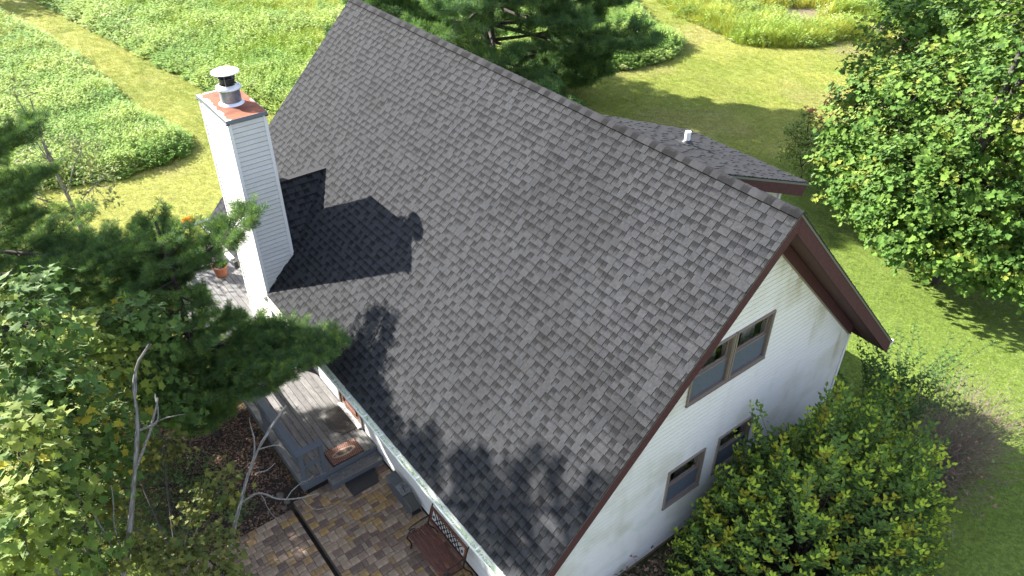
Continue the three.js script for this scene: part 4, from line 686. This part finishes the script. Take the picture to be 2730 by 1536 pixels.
function pineTree(o) {
  const [bx, bz] = o.base, gy = o.gy ?? GY, T = thing(o.name || 'white_pine', o.label, 'tree', [bx, gy, bz], o.group), S = new Scatter(), B0 = V3(bx, gy, bz), mB = bark(o.bark || [0.13, 0.1, 0.085]);
  const loc = g => g.translate(-bx, -gy, -bz), sway = h => V3(bx + Math.sin(h * 0.7 + bx) * 0.06, gy + h, bz + Math.cos(h * 0.6 + bz) * 0.06);
  const tp = []; for (let i = 0; i <= 8; i++) tp.push(sway(o.H * i / 8)); tp[0].y -= 0.2; mesh('trunk', loc(tube(tp, o.r0, 0.03, 24, 9)), mB, T);
  const tuftAt = (p, d, s) => { const dd = d.clone().addScaledVector(UP, 0.35).add(V3(rn() * 0.3, rn() * 0.2, rn() * 0.3)).normalize(), t = R(); S.add(p, qDir(dd, R() * 6.28), s * o.tuft * rr(0.8, 1.2), vary(mix3(o.c0, o.c1, t * t), 0.18)); };
  const twig = (p0, d, len, depth, parts) => {
    const e = p0.clone().addScaledVector(d, len).addScaledVector(UP, len * rr(0.0, 0.18)); const mid = p0.clone().lerp(e, 0.5).addScaledVector(UP, -len * 0.03);
    parts.push(tube([p0, mid, e], 0.006 + len * 0.008, 0.003, 3, 4));
    const n = Math.max(2, Math.round(len / o.step)); for (let i = 1; i <= n; i++) { const t = i / n; if (t < 0.25 && len > 0.4) continue; const p = p0.clone().lerp(e, t); tuftAt(p, d, 1); }
    if (depth > 0) for (let i = 0; i < 3; i++) { const t = rr(0.3, 0.9), s = i % 2 ? 1 : -1, side = d.clone().cross(UP).normalize().multiplyScalar(s); twig(p0.clone().lerp(e, t), d.clone().multiplyScalar(0.75).add(side).add(V3(0, rr(-0.1, 0.35), 0)).normalize(), len * rr(0.35, 0.55), depth - 1, parts); }
  };
  const bough = (h, E, dens = 1) => {
    const s = sway(h), L = s.distanceTo(E), m = s.clone().lerp(E, 0.55).addScaledVector(UP, -L * (o.sag ?? 0.06)), cv = new THREE.CatmullRomCurve3([s, m, E]), parts = [tube([s, m, E], 0.012 + L * 0.012, 0.006, 8, 6)];
    const n = Math.max(4, Math.round(L / (o.twig ?? 0.22) * dens));
    for (let i = 0; i < n; i++) { const t = lerp(o.bareTo ?? 0.22, 0.98, (i + R() * 0.6) / n), p = cv.getPoint(t), d = cv.getTangent(t), sd = d.clone().cross(UP).normalize().multiplyScalar(i % 2 ? 1 : -1), len = (L * 0.34 * (1 - t) + 0.16 + 0.12 * L * (t < 0.75 ? 0.6 : 0.35)) * rr(0.75, 1.2); twig(p, d.clone().multiplyScalar(0.85).add(sd.multiplyScalar(rr(0.6, 1))).add(V3(0, rr(-0.15, 0.3), 0)).normalize(), Math.min(len, o.maxTwig ?? 0.9), len > 0.35 ? 1 : 0, parts); }
    for (let i = 0; i < 3; i++) tuftAt(E, cv.getTangent(1), 1);
    mesh('branch', loc(merge(parts)), mB, T);
  };
  let h = o.start, ph = R() * 6;
  while (h < o.H - 0.15) { const n = o.per + (R() < 0.4 ? 1 : 0), L = o.len(h); for (let i = 0; i < n; i++) { const a = ph + i / n * 6.283 + rn() * 0.25, l = L * rr(0.75, 1.12); if (o.skip && o.skip(h, a, l)) continue; bough(h + rr(-0.08, 0.08), sway(h).add(V3(Math.cos(a) * l, l * (o.rise?.(h) ?? 0.1) + rn() * 0.1, Math.sin(a) * l))); } ph += 1.1; h += o.whorl * rr(0.85, 1.15); }
  for (let i = 0; i < 8; i++) tuftAt(sway(o.H - i * 0.06), UP, 1);
  for (const [hh, tip, dn] of o.extra || []) bough(hh, V3(...tip), dn || 1.3);
  S.build('needles', o.fine ? tuftFine : tuftCoarse, mNeedle, T); console.log(o.name, o.label, 'tufts', S.n); return T;
}
const ray = (px, py, y) => { // where the sight line through a point of the 2575 x 1449 picture is y metres high
  const k = 2730 / 2575, r = V3(Math.cos(YAW), 0, Math.sin(YAW)), u = r.clone().cross(FWD), d = FWD.clone().addScaledVector(r, (px * k - 1365) / 2049.09).addScaledVector(u, -(py * k - 768) / 2049.09), t = (y - CAM.y) / d.y; return [CAM.x + d.x * t, y, CAM.z + d.z * t];
};
const pineGreen = { c0: [0.085, 0.175, 0.055], c1: [0.25, 0.37, 0.07] };
// pine beside the deck
pineTree({ name: 'white_pine', label: 'dark green white pine beside the deck railing with a bough over the gutter', base: [-8.35, 6.75], H: 5.45, r0: 0.11, start: 1.1, whorl: 0.3, per: 5, len: h => h < 2 ? 1.35 : lerp(2.0, 0.22, (h - 2) / 3.4), rise: h => lerp(0.02, 0.35, h / 6), tuft: 0.12, step: 0.062, twig: 0.135, fine: true, ...pineGreen,
  skip: (h, a, l) => { const x = Math.cos(a) * l, z = Math.sin(a) * l; return (h < 2.4 && x > 0.9) || (z < -0.8 && h < 4.2) || (x > 1.3 && z < 0); },
  extra: [[4.3, ray(640, 522, 5.0), 1.5], [4.0, ray(560, 585, 4.6), 1.4], [2.7, ray(850, 885, 3.0), 1.6], [2.5, ray(700, 830, 2.9), 1.5], [2.3, ray(690, 980, 2.5), 1.5], [2.9, ray(600, 810, 3.3), 1.5], [2.1, ray(600, 1000, 2.2), 1.4], [3.3, ray(380, 535, 5.2), 1.4], [2.4, ray(760, 930, 2.7), 1.4], [3.4, ray(450, 700, 3.8), 1.5], [3.6, ray(350, 650, 4.2), 1.5], [3.8, ray(250, 625, 4.5), 1.5], [3.0, ray(520, 760, 3.3), 1.4], [2.0, ray(480, 900, 2.4), 1.4], [2.0, ray(560, 940, 2.3), 1.4], [2.4, ray(650, 900, 2.7), 1.5], [2.6, ray(780, 880, 2.9), 1.5], [2.8, ray(420, 800, 3.2), 1.4], [2.3, ray(630, 850, 2.8), 1.4], [1.5, ray(560, 1050, 1.7), 1.4], [1.7, ray(480, 1020, 1.9), 1.4], [1.4, ray(500, 1090, 1.5), 1.4], [1.8, ray(600, 1010, 2.0), 1.4]] });
// taller pine behind it
pineTree({ name: 'white_pine', label: 'tall white pine standing behind the maple, left of the birch sapling', base: [-11.5, 9.6], H: 11.5, r0: 0.17, start: 1.2, whorl: 0.5, per: 5, len: h => h < 4 ? 2.5 : lerp(1.8, 0.4, (h - 4) / 7.5), rise: h => lerp(0.02, 0.35, h / 11), tuft: 0.12, step: 0.06, twig: 0.17, fine: true, ...pineGreen,
  extra: [[4.2, ray(300, 640, 4.4), 1.5], [4.4, ray(420, 620, 4.6), 1.5], [3.8, ray(480, 690, 3.9), 1.5], [6.0, ray(110, 300, 6.6), 1.4], [5.2, ray(140, 420, 5.6), 1.4]] });
// big pine behind the ridge
pineTree({ name: 'white_pine', label: 'large dark pine with wide layered boughs behind the roof ridge', base: [-18.9, -8.3], H: 17, r0: 0.3, start: 0.7, whorl: 0.72, per: 6, len: h => h < 2 ? 4.6 : lerp(6.1, 0.8, Math.max(0, (h - 3) / 14)), rise: h => lerp(-0.02, 0.3, h / 17), tuft: 0.25, step: 0.11, twig: 0.26, maxTwig: 1.5, sag: 0.05, bareTo: 0.3, c0: [0.08, 0.17, 0.055], c1: [0.21, 0.33, 0.075] });

function leafyTree(o) { // trunk, limbs to every lobe of the crown, leaf clumps spread through the lobes
  const [bx, bz] = o.base, gy = o.gy ?? GY, T = thing(o.name, o.label, o.cat || 'tree', [bx, gy, bz], o.group), mB = bark(o.bark), S = new Scatter(), loc = g => g.translate(-bx, -gy, -bz);
  if (o.H) mesh('trunk', loc(tube([[bx, gy - 0.2, bz], [bx + 0.1, gy + o.H * 0.3, bz], [bx - 0.05, gy + o.H * 0.65, bz + 0.1], [bx, gy + o.H, bz]], o.r0, o.r0 * 0.25, 12, 10)), mB, T);
  for (const [x, y, z, r, n, ry] of o.lobes) {
    const hb = clamp(y * 0.55, 0.3, (o.H || 1) * 0.9), st = V3(bx, gy + hb, bz), en = V3(x, y, z), parts = [tube([st, st.clone().lerp(en, 0.5).add(V3(0, 0.1, 0)), en], o.limb ?? 0.05, 0.012, 6, 6)];
    for (let i = 0; i < n; i++) {
      const u = R() * 2 - 1, a = R() * 6.283, q = Math.sqrt(1 - u * u), k = Math.pow(R(), 0.28) * (0.86 + 0.32 * fbm(u * 3 + x, a * 1.3 + z, 2)), dir = V3(q * Math.cos(a), u, q * Math.sin(a)), c = en.clone().add(dir.clone().multiply(V3(r, ry ?? r * 0.8, r)).multiplyScalar(k)); if (c.y < gy + 0.1) continue;
      if (i % 5 === 0) parts.push(tube([en.clone().lerp(c, 0.1), en.clone().lerp(c, 0.6).add(V3(rn() * 0.1, rn() * 0.1, rn() * 0.1)), c], 0.012, 0.004, 3, 4));
      const tone = o.tone(c, dir), m = o.perClump;
      for (let j = 0; j < m; j++) { const p = c.clone().add(V3(rn() * o.spread, rn() * o.spread * 0.6, rn() * o.spread)), nn = V3(rn() * 0.8, 0.75, rn() * 0.8).addScaledVector(dir, 0.55).normalize(); S.add(p, qFrom(nn, R() * 6.283), o.leaf * rr(0.5, 1.25), vary(tone, 0.28)); }
    }
    mesh('limb', loc(merge(parts)), mB, T);
  }
  S.build('leaves', o.geo, o.mat || mLeaf, T); console.log(o.name, 'leaves', S.n); return T;
}
// broad tree on the right
leafyTree({ name: 'tulip_tree', label: 'broad bright green leafy tree on the lawn beyond the gable', base: [-1.9, -11.2], H: 7, r0: 0.2, limb: 0.07, bark: [0.16, 0.14, 0.12], geo: tulip, leaf: 0.14, perClump: 15, spread: 0.24,
  lobes: [[-4.4, 2.0, -11.2, 1.5, 170, 1.2], [-2.6, 3.0, -10.4, 1.7, 190, 1.4], [-3.4, 1.7, -10.9, 1.4, 140, 1.0], [-1.2, 1.9, -10.6, 1.5, 160, 1.1], [0.5, 2.0, -11.0, 1.5, 150, 1.1], [-4.6, 3.6, -12.0, 1.9, 200, 1.6], [-5.2, 2.2, -11.6, 1.4, 140, 1.2], [-6.0, 3.4, -14.0, 1.6, 150, 1.5], [-6.2, 5.6, -15.6, 1.6, 140, 1.6], [-5.6, 4.6, -14.4, 1.9, 170, 1.7], [-2.2, 2.2, -10.6, 2.1, 230, 1.5], [-0.2, 2.4, -11.6, 2.2, 240, 1.6], [-3.0, 4.3, -12.2, 2.3, 260, 1.9], [-0.6, 5.0, -11.8, 2.5, 300, 2.1], [-2.2, 6.9, -13.0, 2.3, 260, 2.0], [0.2, 7.6, -13.4, 2.4, 240, 2.0], [-4.0, 3.0, -13.6, 1.8, 170, 1.5], [-1.2, 9.2, -14.0, 2.4, 220, 2.2], [1.6, 5.0, -13.4, 2.3, 200, 2.2], [-4.4, 5.6, -15.2, 1.9, 150, 1.8], [-3.4, 8.6, -16.0, 2.0, 150, 2]],
  tone: (c, d) => { const r = R(); return r < 0.1 ? [0.19, 0.24, 0.03] : mix3([0.055, 0.13, 0.016], [0.125, 0.22, 0.026], R()); } });
leafyTree({ name: 'red_tipped_sapling', label: 'small pale green sapling with reddish shoot tips beside the dormer', cat: 'shrub', base: [-7.6, -12.9], H: 1.6, r0: 0.03, limb: 0.015, bark: [0.2, 0.15, 0.12], geo: ovate, leaf: 0.12, perClump: 12, spread: 0.15,
  lobes: [[-8.1, 1.3, -13.1, 0.55, 60, 0.9], [-7.5, 1.6, -12.9, 0.6, 70, 1.0], [-7.0, 1.2, -12.6, 0.6, 60, 0.9], [-7.9, 2.4, -13.1, 0.14, 9, 0.5], [-7.4, 2.7, -13.4, 0.14, 9, 0.5], [-6.9, 2.5, -13.2, 0.15, 9, 0.5], [-7.0, 3.2, -14.0, 0.15, 9, 0.7]],
  tone: (c) => c.y > 2.35 && R() < 0.55 ? [0.42, 0.16, 0.1] : mix3([0.14, 0.22, 0.04], [0.3, 0.35, 0.09], R()) });
// the tree whose shade crosses the far end of the mown path
leafyTree({ name: 'field_tree', label: 'round leafy tree at the far end of the mown path', base: [-53.5, 8.2], H: 4, r0: 0.16, limb: 0.06, bark: [0.16, 0.14, 0.12], geo: tulip, leaf: 0.24, perClump: 9, spread: 0.3,
  lobes: [[-53.5, 3.6, 8.2, 2.2, 110, 1.8], [-54.5, 4.6, 9.4, 1.8, 70, 1.5], [-52.8, 4.8, 7.2, 1.6, 70, 1.4]], tone: () => mix3([0.033, 0.085, 0.012], [0.07, 0.135, 0.02], R()) });
// maple in the near corner
leafyTree({ name: 'maple_tree', label: 'yellow green maple tree with broad lobed leaves beside the lower patio', base: [-6.3, 9.7], gy: -0.3, H: 4.6, r0: 0.1, limb: 0.035, bark: [0.17, 0.155, 0.14], geo: maple, leaf: 0.15, perClump: 7, spread: 0.2,
  lobes: [[...ray(40, 820, 5.6), 0.75, 60, 0.75], [...ray(90, 720, 5.9), 0.28, 12, 0.25], [...ray(230, 830, 4.6), 0.5, 30, 0.28], [...ray(330, 800, 4.4), 0.5, 28, 0.25], [...ray(390, 830, 4.2), 0.42, 22, 0.3], [...ray(120, 950, 4.7), 0.7, 46, 0.45], [...ray(250, 920, 4.0), 0.6, 34, 0.35], [...ray(360, 930, 3.5), 0.45, 22, 0.45], [...ray(40, 1130, 5.2), 0.6, 48, 0.5], [...ray(150, 1080, 4.2), 0.75, 60, 0.5], [...ray(270, 1080, 3.6), 0.6, 40, 0.4], [...ray(30, 1330, 5.0), 0.5, 40, 0.5], [...ray(60, 1000, 5.0), 0.8, 60, 0.6], [...ray(180, 1180, 3.4), 0.8, 60, 0.5], [...ray(60, 1420, 4.2), 0.7, 50, 0.5], [...ray(180, 1350, 3.0), 0.8, 60, 0.5], [...ray(420, 1010, 2.6), 0.6, 40, 0.5], [...ray(300, 1000, 3.0), 0.7, 50, 0.5], [...ray(470, 900, 2.4), 0.5, 30, 0.4], [...ray(120, 1210, 4.8), 0.45, 34, 0.3]].map(([x, y, z, r, n, ry]) => [x, y, z, r, n, ry]),
  tone: (c) => { const r = R(), t = fbm(c.x * 1.3 + c.y * 0.9, c.z * 1.3 - c.y * 0.7, 2); return r < 0.03 ? [0.34, 0.3, 0.03] : mix3([0.07, 0.135, 0.025], [0.19, 0.235, 0.032], clamp(sst(0.36, 0.68, t) + rn() * 0.15)); } });
leafyTree({ name: 'maple_sapling', label: 'olive green young maple with small leaf clusters at the corner of the lower patio', base: [-4.6, 8.6], gy: -0.3, H: 1.9, r0: 0.05, limb: 0.02, bark: [0.17, 0.155, 0.14], geo: maple, leaf: 0.105, perClump: 10, spread: 0.17,
  lobes: [[...ray(560, 1225, 2.3), 0.36, 18, 0.35], [...ray(490, 1280, 2.1), 0.26, 10, 0.2], [...ray(520, 1400, 2.2), 0.5, 30, 0.3], [...ray(430, 1420, 2.3), 0.5, 30, 0.3], [...ray(330, 1380, 2.4), 0.45, 22, 0.3], [...ray(260, 1260, 2.4), 0.4, 18, 0.35], [...ray(330, 1160, 2.4), 0.35, 16, 0.3], [...ray(410, 1130, 2.4), 0.4, 18, 0.3], [...ray(560, 1440, 2.4), 0.35, 16, 0.2]],
  tone: () => mix3([0.07, 0.1, 0.02], [0.16, 0.16, 0.03], R()) });
// undergrowth beneath the trees
leafyTree({ name: 'undergrowth_shrub', label: 'dark green undergrowth shrub on the mulch under the pine', cat: 'shrub', base: [-7.3, 8.1], H: 0.5, r0: 0.02, limb: 0.012, bark: [0.1, 0.08, 0.06], geo: ovate, leaf: 0.08, perClump: 9, spread: 0.16,
  lobes: [[-7.2, 0.25, 7.7, 0.6, 70, 0.35], [-6.6, 0.2, 8.2, 0.6, 60, 0.3], [-8.3, 0.3, 8.4, 0.8, 90, 0.4], [-6.1, 0.1, 7.3, 0.35, 30, 0.2], [-7.4, 0.3, 9.2, 0.8, 90, 0.45], [-6.2, 0.1, 9.0, 0.6, 60, 0.35], [-9.4, 0.3, 9.4, 0.9, 90, 0.5], [-8.4, 0.3, 10.4, 0.9, 90, 0.5], [-6.6, 0.2, 10.4, 0.9, 90, 0.5]],
  tone: () => mix3([0.05, 0.095, 0.03], [0.1, 0.16, 0.045], R()) });

// bushes on the gable side
function bush(o) {
  const [bx, bz] = o.base, T = thing('shrub', o.label, 'shrub', [bx, GY, bz]), S = new Scatter(), parts = [], mB = bark([0.14, 0.11, 0.08]);
  for (let i = 0; i < o.n; i++) {
    const a = R() * 6.283, rad = Math.sqrt(R()), hgt = (1 - Math.pow(rad, 2.4)) * o.h * rr(0.72, 1.08) + o.h * 0.12 + (R() < 0.16 ? rr(0.2, 0.55) : 0), tip = V3(bx + Math.cos(a) * rad * o.rx, GY + Math.max(0.2, hgt * (0.32 + 1.3 * fbm(Math.cos(a) * rad * 5 + 7, Math.sin(a) * rad * 5, 3))), bz + Math.sin(a) * rad * o.rz);
    if (tip.x < XW + 0.12) tip.x = XW + 0.12 + R() * 0.1;
    const dir = V3(Math.cos(a) * rad * 0.8 + rn() * 0.3, 1, Math.sin(a) * rad * 0.8 + rn() * 0.3).normalize(), len = rr(0.4, 0.95), st = tip.clone().addScaledVector(dir, -len);
    parts.push(tube([V3(bx + Math.cos(a) * rad * o.rx * 0.3, GY, bz + Math.sin(a) * rad * o.rz * 0.3), st, tip], 0.008, 0.003, 4, 4));
    const lf = o.leaf * rr(0.75, 1.3), r = R(), base = r < 0.09 ? [0.3, 0.3, 0.025] : mix3([0.085, 0.165, 0.036], [0.15, 0.25, 0.045], R()), young = R() < 0.5;
    for (let j = 0; j < o.leaves; j++) { const t = Math.pow(j / (o.leaves - 1), 0.8), p = st.clone().lerp(tip, t), th = j * 2.4 + i, d = V3(Math.cos(th), 0.35 + t * 0.5, Math.sin(th)).normalize(), c = t > 0.68 && young ? [0.38, 0.49, 0.05] : base; S.add(p, qDir(d, R() * 0.6), lf * (t > 0.8 ? 0.85 : rr(0.8, 1.2)), vary(c, 0.2)); }
  }
  mesh('stems', merge(parts), mB, T).geometry.translate(-bx, -GY, -bz); S.build('leaves', ovate, mLeaf, T);
}
bush({ label: 'big rounded evergreen shrub with bright new tips against the gable wall', base: [1.2, -0.95], n: 1850, rx: 2.1, rz: 3.2, h: 2.72, leaves: 14, leaf: 0.102 });
{ // forsythia-like shoots and a bare twiggy bush beyond it
  const T = thing('arching_shrub', 'arching green shoots of a shrub at the far corner of the gable wall', 'shrub', [0.3, GY, -5.2]), S = new Scatter(), parts = [];
  for (let i = 0; i < 90; i++) { const a = R() * 6.283, b = V3(0.3 + rn() * 0.5, GY, -5.2 + rn() * 0.6), H = rr(0.8, 1.9), e = b.clone().add(V3(Math.cos(a) * 0.6 * H, H, Math.sin(a) * 0.7 * H - 0.3)), m = b.clone().lerp(e, 0.5).add(V3(0, 0.25, 0)), cv = new THREE.CatmullRomCurve3([b, m, e]); parts.push(tube([b, m, e], 0.006, 0.003, 5, 4)); for (let j = 0; j < 30; j++) { const t = 0.2 + 0.8 * j / 29, p = cv.getPoint(t), th = j * 2.4; S.add(p, qDir(V3(Math.cos(th), 0.5, Math.sin(th)).normalize(), 0), rr(0.06, 0.1), vary(mix3([0.06, 0.12, 0.03], [0.1, 0.2, 0.04], R()), 0.2)); } }
  mesh('stems', merge(parts), bark([0.14, 0.11, 0.08]), T).geometry.translate(-0.3, -GY, 5.2); S.build('leaves', ovate, mLeaf, T);
  const W = thing('bare_twig_shrub', 'brown bare twiggy shrub with a few faded leaves at the lawn edge', 'shrub', [1.7, GY, -4.3]), tw = [], L = new Scatter();
  for (let i = 0; i < 620; i++) { const a = rr(-2.6, 0.9), f = rr(0.4, 1.35), b = V3(1.7 + rn() * 0.45, GY, -4.3 + rn() * 0.9), e = b.clone().add(V3(Math.cos(a) * f * 0.9, rr(0.6, 1.7), Math.sin(a) * f * 1.5)), m = b.clone().lerp(e, 0.5).add(V3(rn() * 0.12, 0.16, rn() * 0.12)); tw.push(tube([b, m, e], 0.0065, 0.003, 4, 3)); for (let j = 0; j < 2; j++) { const p = m.clone().lerp(e, R()); tw.push(tube([p, p.clone().add(V3(rn() * 0.25, rr(0.05, 0.3), rn() * 0.25))], 0.003, 0.0015, 1, 3)); } if (R() < 0.9) L.add(e.clone().lerp(m, R() * 0.5), qFrom(V3(rn(), 1, rn()).normalize(), R() * 6), rr(0.05, 0.09), vary(pick([[0.2, 0.15, 0.1], [0.11, 0.17, 0.06], [0.3, 0.17, 0.12], [0.14, 0.2, 0.07]]), 0.25)); }
  mesh('twigs', merge(tw), bark([0.62, 0.48, 0.35]), W).geometry.translate(-1.7, -GY, 4.3); L.build('faded_leaves', ovate, mLeaf, W);
  const D = thing('dried_hydrangea', 'low dried brown plant at the foot of the gable wall', 'plant', [0.15, GY, 2.6]), K = new Scatter(), st = [];
  for (let i = 0; i < 120; i++) { const b = V3(0.15 + rn() * 0.35, GY, 2.6 + rn() * 1.1), e = b.clone().add(V3(rn() * 0.3, rr(0.2, 0.6), rn() * 0.3)); st.push(tube([b, e], 0.004, 0.002, 1, 3)); for (let j = 0; j < 5; j++) K.add(b.clone().lerp(e, rr(0.4, 1)), qFrom(V3(rn(), 1, rn()).normalize(), R() * 6), rr(0.05, 0.1), vary(pick([[0.2, 0.13, 0.1], [0.12, 0.1, 0.05], [0.28, 0.17, 0.14], [0.08, 0.12, 0.04]]), 0.25)); }
  mesh('stems', merge(st), bark([0.2, 0.14, 0.1]), D).geometry.translate(-0.15, -GY, -2.6); K.build('leaves', ovate, mLeaf, D);
}
// birch-like sapling on the lawn
leafyTree({ name: 'birch_sapling', label: 'slender grey stemmed sapling with sparse leaves in front of the meadow', base: [-18.6, 7.1], H: 4.4, r0: 0.075, limb: 0.022, bark: [0.5, 0.47, 0.44], geo: ovate, leaf: 0.14, perClump: 7, spread: 0.22,
  lobes: [[-18.3, 1.6, 6.4, 0.7, 40, 0.7], [-18.9, 1.5, 7.9, 0.7, 40, 0.7], [-18.6, 2.6, 7.2, 0.8, 44, 0.7], [-18.2, 2.8, 6.4, 0.5, 24, 0.6], [-18.8, 3.7, 7.5, 0.6, 22, 0.6], [-18.7, 4.5, 7.4, 0.4, 8, 0.5]],
  tone: () => mix3([0.12, 0.15, 0.06], [0.26, 0.28, 0.1], R()) });
// dead limbs rising through the foliage
function deadTree(label, r0, main, branches) {
  const b = main[0], T = thing('dead_tree', label, 'dead tree', b), loc = a => a.map(p => V3(p[0] - b[0], p[1] - b[1], p[2] - b[2])), m = bark([0.5, 0.47, 0.43]);
  const knob = g => { const p = g.attributes.position; for (let i = 0; i < p.count; i++) { const k = (fbm(p.getX(i) * 14 + p.getY(i) * 5, p.getZ(i) * 14 + p.getY(i) * 9, 2) - 0.5) * r0 * 0.7; p.setXYZ(i, p.getX(i) + k, p.getY(i), p.getZ(i) - k); } g.computeVertexNormals(); return g; };
  mesh('trunk', knob(tube(loc(main), r0, r0 * 0.35, 40, 9)), m, T);
  for (const [r, pts] of branches) mesh('branch', knob(tube(loc(pts), r, r * 0.4, 14, 6)), m, T);
}
const rg = (px, py, y) => ray(px, py, y + 0.9);
deadTree('dead grey forked limb standing in front of the maple leaves', 0.055, [[-4.4, -0.3, 9.9], rg(310, 1449, 1.2), rg(325, 1330, 1.8), rg(340, 1180, 2.6), rg(345, 1040, 3.2), rg(338, 990, 3.4), rg(345, 920, 3.7), rg(375, 865, 4.0)],
  [[0.026, [rg(335, 1200, 2.5), rg(375, 1090, 3.0), rg(385, 1050, 3.2), rg(395, 1000, 3.4)]], [0.024, [rg(342, 1085, 3.0), rg(392, 1060, 3.15), rg(390, 990, 3.4)]], [0.012, [rg(392, 1062, 3.1), rg(420, 1050, 3.2), rg(462, 1042, 3.3)]], [0.016, [rg(310, 1400, 1.4), rg(290, 1330, 1.9), rg(280, 1220, 2.6)]], [0.016, [rg(300, 1420, 1.3), rg(240, 1300, 2.2), rg(180, 1230, 2.7)]]]);
deadTree('dead grey branching limb leaning towards the deck corner', 0.05, [[-4.35, -0.3, 8.2], rg(575, 1390, 0.8), rg(600, 1280, 1.3), rg(630, 1180, 1.8), rg(660, 1110, 2.1), rg(720, 1020, 2.5)],
  [[0.016, [rg(635, 1170, 1.8), rg(640, 1110, 2.1), rg(625, 1050, 2.4)]], [0.02, [rg(605, 1265, 1.35), rg(650, 1240, 1.5), rg(700, 1255, 1.5), rg(760, 1252, 1.5), rg(800, 1240, 1.55)]], [0.009, [rg(720, 1255, 1.5), rg(750, 1220, 1.65), rg(780, 1205, 1.7), rg(790, 1195, 1.75)]], [0.008, [rg(760, 1252, 1.5), rg(790, 1280, 1.4), rg(830, 1275, 1.4)]], [0.012, [rg(640, 1190, 1.75), rg(675, 1180, 1.8), rg(690, 1165, 1.9)]], [0.01, [rg(650, 1130, 2.05), rg(700, 1120, 2.1), rg(735, 1150, 2.1)]], [0.007, [rg(655, 1240, 1.5), rg(690, 1300, 1.3), rg(720, 1310, 1.25)]]]);
deadTree('thin dead grey branch hanging below the yellow maple leaves', 0.03, [rg(150, 1449, 3.2), rg(115, 1380, 3.6), rg(95, 1330, 3.8), rg(110, 1290, 4.0), rg(108, 1230, 4.2)], [[0.012, [rg(98, 1340, 3.8), rg(80, 1310, 3.9), rg(70, 1280, 4.0)]]]);

renderer.render(scene, camera);
